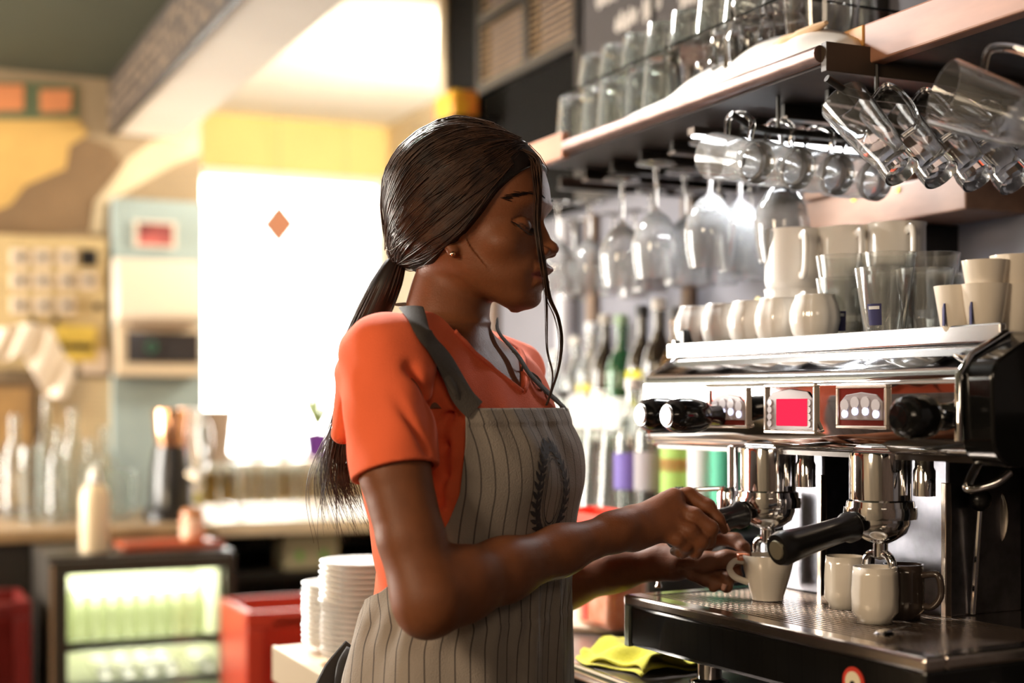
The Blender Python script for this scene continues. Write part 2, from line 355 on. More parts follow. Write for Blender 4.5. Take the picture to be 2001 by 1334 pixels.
# mosaic splashback and brown poster behind the counter
x, z, sx, sz = on_back(75, 243, 738, 1012, 5.18)
tl = MB(); mosaic = mat('cream_mosaic', (.66, .52, .32), .4, noise=.12, nscale=20)
spb = struct('trim_9', MB().box((0, 0, 0), (sx, .012, sz)), mat('grout', (.45, .36, .24), .8), loc=fw(PHI, x, 5.19, z), rz=PHI)
ny = int(sz / .017)
for j in range(ny):
    for i in range(8):
        tl.box((-sx / 2 + (i + .5 + (.5 if j % 2 else 0) * 0) * sx / 8, -.008, -sz / 2 + (j + .5) * sz / ny), (sx / 8 - .003, .005, sz / ny - .003))
q = obj('mosaic_strips', tl, mosaic, spb, False); q['kind'] = 'stuff'
x, z, sx, sz = on_back(-50, 74, 742, 1004, 5.17)
po = thing('poster', 'brown framed poster leaning on the back wall left of the mosaic', 'poster', fw(PHI, x, 5.17, z), PHI)
obj('frame', MB().box((0, 0, 0), (sx, .02, sz)), mat('dark_frame', (.10, .06, .03), .5), po, False, .003)
obj('print', MB().box((-.01, -.012, 0), (sx * .86, .006, sz * .88)), mat('amber_print', (.42, .25, .09), .6, col2=(.16, .09, .04), nscale=5), po, False)
# ---------------------------------------------------------------- back counter, things on it
CT = .95
bc = thing('back_counter', 'long dark counter with a pale worktop against the mural wall', 'counter', fw(PHI, 0, 4.8, 0), PHI)
obj('worktop', MB().bx(-1.45, 1.0, -.36, .36, .91, .945), mat('tan_worktop', (.42, .30, .18), .4, noise=.2), bc, False, .004)
obj('carcass', MB().bx(-1.45, .98, -.33, .36, 0, .91), mat('near_black_front', (.016, .014, .012), .5), bc, False)
obj('kick_board', MB().bx(-1.45, .98, -.335, -.33, 0, .1), BLACK_PL, bc, False)
wc = thing('white_counter', 'pale counter with an open dark shelf below, under the window', 'counter', fw(PHI, 1.55, 4.9, 0), PHI)
obj('worktop', MB().bx(-.53, .66, -.42, .42, .90, .945), mat('pale_worktop', (.80, .70, .54), .35), wc, False, .005)
obj('side_panel', MB().bx(-.53, -.50, -.38, .4, 0, .90), mat('near_black_front'), wc, False)
obj('side_panel', MB().bx(.62, .65, -.38, .4, 0, .90), mat('near_black_front'), wc, False)
obj('back_panel', MB().bx(-.50, .62, .38, .4, 0, .90), mat('near_black_front'), wc, False)
obj('shelf', MB().bx(-.50, .62, -.36, .38, .755, .775), mat('near_black_front'), wc, False)
# carton with green marks on the open shelf
x, z, sx, sz = on_back(556, 662, 1043, 1103, 4.56)
ctn = thing('carton', 'cream carton with two green marks on the dark shelf', 'box', fw(PHI, x, 4.62, .775), PHI)
obj('box', MB().bx(-sx / 2, sx / 2, -.06, .08, 0, .115), mat('cream_card', (.42, .40, .28), .6), ctn, False, .003)
for k in (-1, 1): obj('green_mark', MB().box((k * sx * .22, -.061, .045), (.022, .002, .03)), mat('green_print', (.16, .45, .10), .6), ctn, False)
# glassware generators
def tumbler_profile(r0, r1, h, t=.0025, base=.010):
    return [(0, 0), (r0, 0), (r0 + (r1 - r0) * .5, h * .5), (r1, h), (r1 - t, h), (r0 + (r1 - r0) * .5 - t, h * .5), (r0 - t, base), (0, base)]
def glass_obj(name, r0, r1, h, m=None, n=24, up=False, **k):
    p = tumbler_profile(r0, r1, h, **k)
    if up: p = [(r, h - z) for r, z in p]
    return obj(name, MB().lathe(p, n=n), m or GLASS)
def rest(o, fr, x, y, z): o.location = fw(fr, x, y, z); return o
# row of glass bottles and tumblers on the back counter (left)
proto = None; k = 0
for (px, d, hh, rr) in [(28, 4.95, .34, .045), (62, 4.75, .24, .045), (90, 4.98, .40, .036), (112, 4.7, .30, .034), (142, 4.95, .36, .040), (175, 4.75, .26, .036), (204, 4.96, .30, .038), (226, 4.72, .17, .045), (248, 4.9, .15, .042)]:
    x, Y = on_y(px, d)
    if hh > .25:
        o = obj('glass_bottle', MB().lathe([(0, 0), (rr, 0), (rr, hh * .6), (rr * .4, hh * .78), (rr * .4, hh), (rr * .3, hh), (rr * .3, hh * .78), (rr - .003, hh * .59), (rr - .003, .008), (0, .008)], n=20), GLASS_T)
        tag(o, ORD[k] + ' glass from the left along the tan back counter, a tall clear bottle', 'bottle', 'glassware on the back counter')
    else:
        o = obj('drinking_glass', MB().lathe(tumbler_profile(rr * .8, rr, hh), n=20), GLASS_T)
        tag(o, ORD[k] + ' glass from the left along the tan back counter, a wide tumbler', 'glass', 'glassware on the back counter')
    rest(o, PHI, x, d, .945); k += 1
# black coffee grinder with copper coloured hopper
x, Y = on_y(338, 4.62)
gr = thing('coffee_grinder', 'black coffee grinder with a copper hopper on the back counter', 'grinder', fw(PHI, x, 4.66, .945), PHI)
obj('body', MB().lathe([(0, 0), (.085, 0), (.085, .03), (.068, .05), (.062, .16), (.05, .24), (0, .24)], n=28), BLACK_PL, gr)
obj('hopper', MB().lathe([(0, .24), (.042, .24), (.048, .27), (.055, .355), (.052, .36), (.044, .275), (0, .27)], n=28), mat('copper', (.70, .38, .22), .22, 1), gr)
obj('chute', MB().cyl((.045, -.03, .15), (.075, -.05, .13), .016), CHROME, gr)
obj('drip_knob', MB().sphere((.078, -.052, .07), .018), mat('olive_knob', (.45, .42, .06), .2), gr)
x, Y = on_y(372, 4.75)
ket = thing('steel_jug', 'tall shiny steel jug just right of the coffee grinder', 'jug', fw(PHI, x + .01, 4.85, .945), PHI)
obj('body', MB().lathe([(0, 0), (.05, 0), (.055, .10), (.035, .28), (.04, .36), (.037, .36), (.032, .28), (.05, .1), (.045, .006), (0, .006)], n=26), CHROME, ket)
obj('handle', MB().tube(bez([(.036, 0, .32), (.075, 0, .30), (.075, 0, .18), (.05, 0, .13)]), .006), CHROME, ket)
# wire rack of glasses on the white counter, bucket, plant pot, window ornaments
rk = thing('dish_rack', 'wire rack of glasses on the pale counter below the window', 'rack', fw(PHI, 1.55, 4.95, .945), PHI)
fr_ = MB()
for zz in (.02, .17): fr_.tube([(-.38, -.16, zz), (.40, -.16, zz), (.40, .16, zz), (-.38, .16, zz), (-.38, -.16, zz)], .005, 6)
for a in (-.38, .40):
    for b in (-.16, .16): fr_.tube([(a, b, 0), (a, b, .17)], .005, 6)
obj('frame', fr_, CHROME, rk)
for i in range(20): obj('wire', MB().tube([(-.36 + i * .04, -.16, .17), (-.36 + i * .04, -.16, .02), (-.36 + i * .04, .16, .02), (-.36 + i * .04, .16, .17)], .0022, 5), CHROME, rk)
g0 = None
for i in range(8):
    if g0 is None: g0 = glass_obj('rack_glass', .030, .036, .15, GLASS_T, 18, up=True); o = g0
    else: o = dup(g0)
    rest(o, PHI, 1.55 - .33 + i * .095, 4.95 - .02, .945 + .027)
    tag(o, ORD[i] + ' upturned glass from the left in the wire rack', 'glass', 'glasses in the wire rack')
x, Y = on_y(425, 6.18)
bk = thing('bucket', 'tapered grey brown bucket at the left end of the window sill', 'bucket', fw(PHI, x, 6.19, 1.06), PHI)
obj('body', MB().lathe([(0, 0), (.05, 0), (.075, .23), (.078, .24), (.072, .24), (.047, .006), (0, .006)], n=26), mat('grey_brown_bucket', (.42, .32, .26), .5), bk)
obj('handle', MB().tube(bez([(-.074, 0, .225), (0, -.05, .20), (.074, 0, .225)]), .003, 6), STEEL, bk)
x, Y = on_y(618, 6.18)
pl = thing('potted_plant', 'purple pot with a leafy green plant on the window sill', 'plant', fw(PHI, x, 6.17, 1.06), PHI)
obj('pot', MB().lathe([(0, 0), (.045, 0), (.062, .125), (.067, .14), (.060, .14), (.042, .01), (0, .01)], n=26), mat('purple_pot', (.17, .05, .35), .4), pl)
obj('soil', MB().lathe([(0, .12), (.058, .12), (.058, .125), (0, .13)], n=20), mat('soil', (.05, .03, .02), .9), pl)
rnd = random.Random(5)
for i in range(16):
    a = rnd.uniform(0, 6.28); L = rnd.uniform(.08, .22); t = rnd.uniform(.2, .9)
    p0 = Vector((0, 0, .125)); p2 = Vector((math.cos(a) * L * t, math.sin(a) * L * t, .125 + L)); p1 = (p0 + p2) / 2 + Vector((0, 0, .03))
    obj('leaf', MB().tube(bez([p0, p1, p2], 4), [.003, .008, .016, .022, .026, .022, .014, .008, .001], 6, flat=.12), mat('leaf_green', (.35, .45, .10), .5), pl)
x, Y = on_y(528, 6.15)
tag(obj('soap_dish', MB().lathe([(0, 0), (.03, 0), (.042, .028), (.038, .03), (.027, .006), (0, .006)], n=20), mat('pink_dish', (.75, .28, .25), .4), loc=fw(PHI, x, 6.15, 1.06)), 'small pink dish in the middle of the window sill', 'dish')
for (px, py, nm, lab, col, pts) in [(545, 440, 'kite_ornament', 'orange diamond shaped ornament hanging in the bright window', (.34, .13, .06), [(0, .11), (.085, .01), (0, -.10), (-.085, .0)]),
                               (676, 456, 'bell_ornament', 'small brown ornament hanging at the right of the window', (.22, .12, .05), [(-.025, .05), (.03, .05), (.02, .0), (.035, -.045), (-.03, -.05), (-.03, 0)])]:
    x, Y = on_y(px, 6.22); z = zp(py, Y)
    o = thing(nm, lab, 'ornament', fw(PHI, x, 6.22, z), PHI)
    obj('body', MB().prism(pts, 1, -.012, .012), mat('ornament_' + nm, col, .6), o, False, .006)
    obj('string', MB().tube([(0, 0, pts[0][1] - .01), (0, 0, 2.62 - z)], .0015, 5), mat('string', (.3, .25, .2), .8), o)
# ---------------------------------------------------------------- fridge with lit interior
FX = 4.0
xa, Ya = on_y(96, FX); xb, Yb = on_y(460, FX); ya = zp(1083, (Ya + Yb) / 2)
fx = (xa + xb) / 2; fwid = xb - xa; FH = ya
fg = thing('display_fridge', 'small black glass-door fridge with a brightly lit inside', 'fridge', fw(PHI, fx, FX, 0), PHI)
w_ = fwid / 2
M_FB = mat('fridge_shell', (.03, .025, .02), .4); M_FI = mat('fridge_liner', (.80, .82, .66), .4)
cb = MB(); cb.bx(-w_, w_, .03, .43, 0, .10); cb.bx(-w_, w_, .03, .43, FH - .03, FH); cb.bx(-w_, -w_ + .03, .03, .43, .10, FH - .03); cb.bx(w_ - .03, w_, .03, .43, .10, FH - .03); cb.bx(-w_, w_, .40, .43, .1, FH - .03)
obj('shell', cb, M_FB, fg, False)
li = MB(); li.bx(-w_ + .03, w_ - .03, .39, .40, .10, FH - .03); li.bx(-w_ + .03, -w_ + .036, .05, .39, .1, FH - .03); li.bx(w_ - .036, w_ - .03, .05, .39, .1, FH - .03); li.bx(-w_ + .036, w_ - .036, .05, .39, .1, .106); li.bx(-w_ + .036, w_ - .036, .05, .39, FH - .036, FH - .03)
obj('liner', li, M_FI, fg, False)
dr = MB(); t_ = .048
dr.bx(-w_, w_, 0, .03, FH - t_, FH - .01); dr.bx(-w_, w_, 0, .03, .06, .10); dr.bx(-w_, -w_ + t_, 0, .03, .10, FH - t_); dr.bx(w_ - t_ + .02, w_, 0, .03, .10, FH - t_)
door = obj('door', dr, mat('fridge_door_frame', (.035, .03, .022), .3), fg, False, .003)
obj('door_glass', MB().bx(-w_ + t_, w_ - t_ + .02, .012, .016, .10, FH - t_), GLASS, door, False)
obj('gasket', MB().bx(-w_ + .004, -w_ + .012, -.004, 0, .08, FH - .02), mat('brown_edge', (.30, .20, .12), .4), door, False)
obj('door_handle', MB().bx(w_ - .03, w_ - .012, -.025, 0, .45, .7), BLACK_PL, door, False, .003)
obj('lamp_tube', MB().cyl((-w_ + .085, .10, FH - .10), (w_ - .10, .10, FH - .10), .012, 12), mat('fridge_tube', (1, 1, 1), .5, emit=(1, 1, .86), es=6), fg)
for zz in (.645, .535):
    qs = MB()
    for i in range(26): xx = -w_ + .042 + i * (2 * w_ - .084) / 25; qs.tube([(xx, .06, zz + .008), (xx, .38, zz + .008)], .0022, 5)
    sh = obj('shelf', qs, mat('white_wire_shelf', (.85, .86, .75), .4), fg, False)
    obj('shelf_rail', MB().bx(-w_ + .036, w_ - .036, .052, .06, zz - .006, zz + .022), mat('white_wire_shelf'), sh, False)
l = bpy.data.lights.new('fridge_light', 'AREA'); l.shape = 'RECTANGLE'; l.size = .36; l.size_y = .25; l.energy = 2.0; l.color = (1, 1, .78)
lo = bpy.data.objects.new('fridge_light', l); COL.objects.link(lo); lo.parent = fg; lo.location = (0, .22, FH - .045)
l2 = bpy.data.lights.new('fridge_shelf_fill', 'AREA'); l2.shape = 'RECTANGLE'; l2.size = .34; l2.size_y = .02; l2.energy = .7; l2.color = (1, 1, .8)  # added fill below the upper shelf to brighten the cans
lo2 = bpy.data.objects.new('fridge_shelf_fill', l2); COL.objects.link(lo2); lo2.parent = fg; lo2.location = (0, .05, .640)
M_BG = mat('pale_green_bottle', (.72, .78, .52), .15, trans=.6); b0 = None
for i in range(9):
    loc = fw(PHI, fx - w_ + .075 + i * (2 * w_ - .15) / 8, FX + .14, .657)
    if b0 is None:
        b0 = thing('drink_bottle', 'x', 'bottle', loc, PHI)
        obj('body', MB().lathe([(0, 0), (.021, 0), (.022, .08), (.019, .10), (.009, .13), (.009, .145), (0, .145)], n=16), M_BG, b0)
        obj('cap', MB().lathe([(0, .142), (.011, .142), (.011, .158), (0, .158)], n=14), mat('white_cap', (.85, .85, .8), .4), b0); o = b0
    else: o = dup(b0, loc)
    tag(o, ORD[i] + ' pale bottle from the left on the upper fridge shelf', 'bottle', 'bottles on the upper fridge shelf')
c0 = None
for i, px in enumerate((206, 250, 294, 332, 402)):
    x, Y = on_y(px, FX + .10); loc = fw(PHI, x, FX + .10, .571)
    z = .547 + .024; loc = Vector((loc.x, loc.y, z))
    if c0 is None:
        c0 = thing('white_can', 'x', 'can', loc, PHI)
        obj('body', MB().cyl((0, 0, 0), (0, .16, 0), .024, 20), mat('white_can', (.85, .84, .76), .25), c0)
        obj('base_ring', MB().lathe([(.014, 0), (.019, .004), (.022, 0)], (0, 0, 0), 20, (0, -1, 0)), STEEL, c0); o = c0
    else: o = dup(c0, loc)
    tag(o, ORD[i] + ' white can from the left, lying end-on on the lower fridge shelf', 'can', 'cans lying on the lower fridge shelf')
x, Y = on_y(330, FX + .2)
tag(obj('tray', MB().bx(-.14, .14, -.1, .1, 0, .014).bx(-.14, .14, -.105, -.095, .01, .022), mat('rust_red_tray', (.50, .10, .04), .35), None, False, .003, loc=fw(PHI, x, FX + .2, FH), rz=PHI), 'flat rust red tray on top of the fridge', 'tray')
x, Y = on_y(184, FX + .14)
sb = thing('squeeze_bottle', 'tall cream squeeze bottle with a white cap on the fridge', 'bottle', fw(PHI, x, FX + .13, FH), PHI)
obj('body', MB().lathe([(0, 0), (.036, 0), (.040, .01), (.040, .155), (.034, .18), (.016, .195), (0, .195)], n=26), mat('cream_plastic_bottle', (.80, .66, .46), .35), sb)
obj('collar', MB().lathe([(0, .193), (.017, .193), (.017, .202), (0, .202)], n=20), mat('blue_collar', (.10, .16, .45), .4), sb)
obj('cap', MB().lathe([(0, .20), (.019, .20), (.014, .225), (.004, .245), (0, .245)], n=20), mat('white_cap'), sb)
x, Y = on_y(390, FX + .10)
jr = thing('spice_jar', 'short jar with an orange and cream wrapper on the fridge', 'jar', fw(PHI, x, FX + .2, FH + .014), PHI)
obj('glass', MB().lathe([(0, 0), (.033, 0), (.033, .085), (.026, .095), (0, .095)], n=22), mat('amber_jar', (.45, .18, .07), .2), jr)
obj('wrapper', MB().lathe([(.0336, .012), (.0342, .012), (.0342, .07), (.0336, .07)], n=22), mat('cream_wrapper', (.82, .66, .50), .6, col2=(.65, .18, .08), nscale=22), jr)
# red crates
def crate(px0, px1, d, ztop, lab, dark):
    xa, _ = on_y(px0, d); xb, _ = on_y(px1, d); w = xb - xa
    c = thing('drink_crate', lab, 'crate', fw(PHI, (xa + xb) / 2, d, 0), PHI)
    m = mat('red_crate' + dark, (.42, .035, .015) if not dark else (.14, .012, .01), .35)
    h = .29
    for k in range(int(ztop / h + .01)):
        z0 = ztop - (k + 1) * h
        if z0 < -.02: break
        q = MB(); a = w / 2
        q.bx(-a, a, 0, .02, z0 + h - .05, z0 + h - .006); q.bx(-a, a, 0, .02, z0, z0 + .05); q.bx(-a, -a + .045, 0, .02, z0 + .05, z0 + h - .05); q.bx(a - .045, a, 0, .02, z0 + .05, z0 + h - .05)
        q.bx(-a, -a + .02, .02, .30, z0, z0 + h - .006); q.bx(a - .02, a, .02, .30, z0, z0 + h - .006); q.bx(-a + .02, a - .02, .28, .30, z0, z0 + h - .006); q.bx(-a + .02, a - .02, .02, .28, z0, z0 + .02)
        b = obj('box', q, m, c, False, .004)
        obj('grip_bar', MB().bx(-a * .5, a * .5, -.008, 0, z0 + h - .03, z0 + h - .014), m, b, False, .003)
    return c
crate(482, 680, 3.55, .80, 'tall stack of bright red crates right of the fridge', '')
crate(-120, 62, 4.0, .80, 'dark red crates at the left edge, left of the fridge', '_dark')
# ================================================================== BAR COUNTER, BOTTLE STEPS
M_CTOP = mat('worn_steel_top', (.32, .27, .25), .28, .8, noise=.3, nscale=9, bump=.1, bscale=60)
ctr = thing('bar_counter', 'long dark bar counter with a steel top and chrome front edge', 'counter', fw(PHI, .92, 1.6, 0), PHI)
obj('worktop', MB().bx(.012, .695, -1.3, 1.0, .918, CT), M_CTOP, ctr, False, .003); obj('worktop', MB().bx(.36, .695, 1.0, 1.80, .918, CT), M_CTOP, ctr, False, .003)
obj('edge_trim', MB().tube([(.012, -1.3, CT - .016), (.012, 1.0, CT - .016)], .016, 14), CHROME, ctr)
obj('carcass', MB().bx(.03, .695, -1.3, .99, 0, .918), BLACK_PL, ctr, False); obj('carcass', MB().bx(.38, .695, .99, 1.79, 0, .918), BLACK_PL, ctr, False)
obj('front_panel', MB().bx(.02, .03, -1.25, .98, .08, .90), mat('dark_steel_front', (.05, .045, .04), .3, .6), ctr, False)
# two steps carrying the bottles
stp = thing('bottle_step', 'two-tier black ledge carrying the bottles at the wall', 'ledge', fw(PHI, 1.46, 2.75, CT), PHI)
obj('lower_step', MB().bx(-.16, .155, -.75, .62, 0, .15), BLACK_PL, stp, False, .003)
obj('upper_step', MB().bx(.0, .155, -.75, .62, .15, .26), BLACK_PL, stp, False, .003)
M_LAB = {}
def lab_m(c): return mat('label_%d_%d_%d' % tuple(int(q * 99) for q in c), c, .6)
def bottle(px, m, z0, h, r, gm, lab, label, cap=None, neck=.36, cc=(.02, .02, .02), group='bottles on the ledge'):
    d, Y = on_x(px, m)
    t = thing('bottle', label, 'bottle', fw(PHI, m, d, z0), PHI, group)
    nr = r * neck
    p = [(0, 0), (r * .9, 0), (r, .006), (r, h * .58), (r * .85, h * .66), (nr * 1.1, h * .76), (nr, h * .80), (nr, h * .93)]
    obj('glass_body', MB().lathe(p + [(nr * .8, h * .93), (nr * .8, h * .8), (r * .8, h * .65), (r - .004, h * .57), (r - .004, .012), (0, .012)], n=20), gm, t)
    if lab: 
        for (a, b, col) in lab: obj('paper_label', MB().lathe([(r + .0004, h * a), (r + .001, h * a), (r + .001, h * b), (r + .0004, h * b)], n=20), lab_m(col), t)
    obj('cap', MB().lathe([(0, h * .925), (nr * 1.25, h * .925), (nr * 1.25, h * .995), (nr * .9, h), (0, h)], n=16), lab_m(cc), t)
    return t
G_CL = GLASS_T; G_GR = mat('green_bottle_glass', (.08, .28, .12), .05, trans=.85); G_DK = mat('dark_bottle_glass', (.03, .02, .012), .06, trans=.3, coat=.3)
G_AM = mat('amber_bottle_glass', (.55, .28, .06), .05, trans=.85)
UP = [(1085, .24, .030, G_CL, [(.2, .5, (.75, .7, .6))], (.8, .8, .78)), (1126, .27, .032, G_CL, [(.15, .5, (.7, .7, .72))], (.75, .72, .65)),
      (1156, .30, .034, G_CL, [(.12, .42, (.85, .82, .75)), (.46, .52, (.7, .6, .1))], (.75, .78, .8)), (1184, .315, .034, G_DK, [(.1, .45, (.8, .75, .68))], (.82, .8, .76)),
      (1215, .31, .035, G_GR, [(.14, .40, (.78, .82, .8))], (.25, .35, .2)), (1255, .325, .034, G_DK, [(.45, .56, (.75, .68, .05)), (.1, .38, (.8, .8, .78))], (.03, .03, .03)),
      (1288, .335, .036, G_DK, [(.12, .42, (.72, .74, .74))], (.85, .84, .8)), (1322, .31, .034, G_AM, [(.12, .42, (.7, .6, .4))], (.1, .1, .1)),
      (1365, .30, .034, G_CL, [(.12, .42, (.7, .7, .7))], (.6, .1, .08))]
for i, (px, h, r, g, lb, cc) in enumerate(UP):
    bottle(px, 1.545, CT + .261, h, r, g, lb, ORD[i] + ' bottle from the left in the rear row on the ledge' + (', yellow band' if i == 5 else ''), cc=cc)
LO = [(1098, .25, .034, G_CL, [(.2, .5, (.8, .78, .72))], (.1, .1, .1)), (1238, .27, .038, G_CL, [(.2, .46, (.14, .10, .36))], (.75, .72, .7)),
      (1278, .28, .038, G_CL, [(.2, .46, (.30, .28, .30))], (.15, .15, .15)), (1338, .30, .044, G_CL, [(.18, .5, (.30, .50, .10)), (.32, .40, (.60, .24, .06)), (.54, .58, (.7, .7, .66))], (.1, .1, .1)),
      (1384, .28, .036, G_CL, [(.2, .5, (.70, .72, .74))], (.2, .2, .2)), (1428, .30, .034, G_GR, [(.1, .5, (.06, .42, .26))], (.70, .05, .04))]
for i, (px, h, r, g, lb, cc) in enumerate(LO):
    nm = ['pale label', 'violet label', 'dark grey label', 'green and orange label', 'silver label', 'green label and red cap'][i]
    bottle(px, 1.38, CT + .151, h, r, g, lb, 'clear bottle with a %s in the front row on the ledge' % nm if i < 5 else 'green bottle with a green label and red cap behind the steam tap', cc=cc, group=None)
# upturned carafe-like glasses between the bottles
for i, px in enumerate((1130, 1166, 1200)):
    d, Y = on_x(px, 1.36)
    o = glass_obj('tall_glass', .026, .038, .17, GLASS_T, 24, up=True); rest(o, PHI, 1.36, d, CT + .151)
    tag(o, ['left', 'middle', 'right'][i] + ' upturned tall tumbler just left of the violet-labelled bottle', 'glass', 'upturned tumblers on the ledge')
d, Y = on_x(1190, 1.27)
tr = MB(); tr.bx(-.05, .05, -.11, .11, 0, .01); tr.bx(-.05, -.044, -.11, .11, .01, .03); tr.bx(.044, .05, -.11, .11, .01, .03); tr.bx(-.044, .044, -.11, -.104, .01, .03); tr.bx(-.044, .044, .104, .11, .01, .03)
rs = thing('napkin_box', 'bright red open box on the counter below the bottles', 'box', fw(PHI, 1.235, d, CT), PHI)
obj('red_tray', MB().add([(v[0], v[1], v[2] + .150) for v in tr.v], tr.f), mat('bright_red_plastic', (.75, .05, .025), .35), rs, False, .002)
obj('riser', MB().bx(-.045, .045, -.10, .10, 0, .150), mat('pale_plastic', (.60, .50, .44), .4), rs, False, .004)
# orange wrapped packet and round paper mat
d, Y = on_x(1178, 1.085)
pk = thing('packet', 'orange and cream wrapped packet standing left of the machine', 'packet', fw(PHI, 1.10, d, CT + .001), PHI)
obj('wrap', MB().bx(-.035, .035, -.06, .06, 0, .095), mat('orange_wrap', (.74, .22, .10), .4, col2=(.80, .52, .38), nscale=16, bump=.4, bscale=40), pk, None, .012)
obj('red_stripe', MB().bx(-.0365, -.035, .015, .032, .01, .085), mat('red_stripe', (.70, .06, .03), .4), pk, False)
M_MAT = mat('pale_board', (.62, .52, .40), .5, noise=.15)
d, Y = on_x(1165, 1.12)
tag(obj('serving_board', MB().lathe([(0, 0), (.135, 0), (.14, .004), (.14, .010), (.135, .012), (0, .012)], n=48), M_MAT, loc=fw(PHI, 1.165, d + .02, CT)), 'round pale board lying under the orange packet', 'board')
bpy.data.objects['packet'].location.z = CT + .012
rs.location = fw(PHI, 1.20, on_x(1180, 1.20)[0] + .02, CT)
# yellow cleaning cloth
cy = MB(); nx, ny = 26, 20; rnd = random.Random(2)
cl = []
for i in range(nx):
    for j in range(ny):
        u, v = i / (nx - 1), j / (ny - 1)
        x = (u - .5) * .11 + .008 * math.sin(v * 7); y = (v - .5) * .155 + .012 * math.sin(u * 5)
        z = .006 + .016 * math.exp(-((u - .35 - .25 * v) / .22) ** 2) + .007 * math.sin(u * 9 + v * 4) ** 2 + .005 * math.sin(v * 13 + u * 3)
        if u > .86: z -= (u - .86) * .05
        cl.append((x, y, max(z, .004)))
cy.add(cl, [(i * ny + j, i * ny + j + 1, (i + 1) * ny + j + 1, (i + 1) * ny + j) for i in range(nx - 1) for j in range(ny - 1)])
M_YC = mat('yellow_microfibre', (.82, .74, .04), .9, sheen=.4, noise=.18, nscale=30, bump=.3, bscale=300)
ycl = thing('cleaning_cloth', 'folded bright yellow cloth on the counter under the machine', 'cloth', fw(PHI, 1.005, on_x(1245, 1.0)[0], CT), PHI + .15)
obj('upper_fold', cy, M_YC, ycl, True, solid=.003)
obj('lower_fold', MB().add([(a * 1.06 - .003, b * 1.03, max(c * .35, .0022)) for a, b, c in cl], cy.f), M_YC, ycl, True, solid=.002)
# ---------------------------------------------------------------- plates on the side counter, left behind the woman
sd = thing('side_counter', 'pale-topped side counter with a black edge, lower left of the woman', 'counter', fw(PHI, .80, 2.25, 0), PHI)
obj('worktop', MB().bx(-.150, .13, -.22, .145, .875, .905), mat('light_board', (.62, .48, .34), .45, noise=.15, nscale=14), sd, False, .003)
obj('edge_band', MB().bx(-.158, -.150, -.225, .150, .845, .905), mat('pale_edge', (.52, .42, .30), .35), sd, False, .002)
obj('carcass', MB().bx(-.140, .12, -.2, .135, 0, .875), BLACK_PL, sd, False)
for k in range(2): obj('drawer', MB().bx(-.153, -.140, -.2 + k * .17, -.04 + k * .17, .70, .84), mat('brown_drawer', (.16, .09, .05), .4), sd, False, .004)
def saucer():
    return obj('saucer', MB().lathe([(0, 0), (.038, 0), (.040, .003), (.055, .007), (.070, .0145), (.071, .0160), (.069, .0160), (.054, .0095), (.038, .0055), (0, .0055)], n=40), PORC)
s0 = saucer()
def stack(px, py_top, Y, n, what, rr=1.0, step=.0088):
    r = ray(px); x = r * Y; base = .905
    for i in range(n):
        o = s0 if (s0.get('label') is None) else dup(s0)
        o.location = (x + rnd.uniform(-.0015, .0015), Y + rnd.uniform(-.0015, .0015), base + i * step)
        k = n - 1 - i
        tag(o, 'white saucer, %s from the top of the %s' % (ORD[k] if k < 20 else ORD[19], what) if k else 'white saucer on top of the %s' % what, 'saucer', 'saucers in the ' + what)
stack(712, 1105, 2.285, 18, 'tall stack beside the woman')
stack(672, 1150, 2.42, 12, 'shorter stack behind')
# ================================================================== SHELF ABOVE THE MACHINE (frame ROOM)
SZ = 1.766; SX = 1.13
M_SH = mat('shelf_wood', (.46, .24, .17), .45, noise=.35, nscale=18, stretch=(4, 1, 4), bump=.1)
M_RED = mat('reddish_plank', (.38, .18, .11), .4, noise=.3, nscale=10, stretch=(3, .6, 3))
y0 = on_x(1604, SX)[0]; y1 = on_x(1030, SX)[0]
shf = thing('glass_shelf', 'long hanging shelf with a metal front rail over the machine', 'shelf', fw(PHI, SX + .24, (y0 + y1) / 2, SZ), PHI)
ym = (y0 + y1) / 2
def L(y): return y - ym
obj('board', MB().bx(-.235, .245, L(y0), L(y1), 0, .02), M_SH, shf, False, .002)
ye = on_x(1108, SX)[0]
obj('underside', MB().bx(-.225, .24, L(y0), L(y1) - .02, -.004, 0), DARKWOOD, shf, False)  # thin dark sheet added; puts the shade under the shelf into colour
obj('front_rail', MB().tube([(-.24, L(y0), .008), (-.24, L(ye), .008)], .0115, 14), mat('worn_metal_rail', (.25, .17, .15), .45, .9, noise=.35, nscale=30), shf)
obj('end_fascia', MB().bx(-.25, -.235, L(ye), L(y1) + .01, -.012, .034), M_RED, shf, False, .002)
obj('end_board', MB().bx(-.24, .245, L(y0) - .012, L(y0), -.016, .022), mat('very_dark_board', (.045, .03, .02), .5), shf, False, .001)
for k, yy in enumerate((y0 + .02, y0 + .60, y0 + 1.10)):
    obj('hanger_rod', MB().cyl((.15, L(yy), .02), (.15, L(yy), 2.62 - SZ), .006, 8), BLACK_PL, shf)
# second, thicker plank nearer the camera
ya_ = on_x(1688, 1.20)[0]
pk2 = thing('wooden_plank', 'thick reddish wooden plank at the top right corner', 'plank', fw(PHI, 1.40, ya_ - .45, SZ + .003), PHI)
obj('fascia', MB().bx(-.20, -.175, -.44, .45, -.002, .052), M_RED, pk2, False, .003)
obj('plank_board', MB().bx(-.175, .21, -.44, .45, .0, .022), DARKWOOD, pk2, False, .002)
obj('end_block', MB().bx(-.20, -.165, .452, .50, .024, .052), mat('amber_block', (.55, .27, .07), .3), pk2, False, .002)
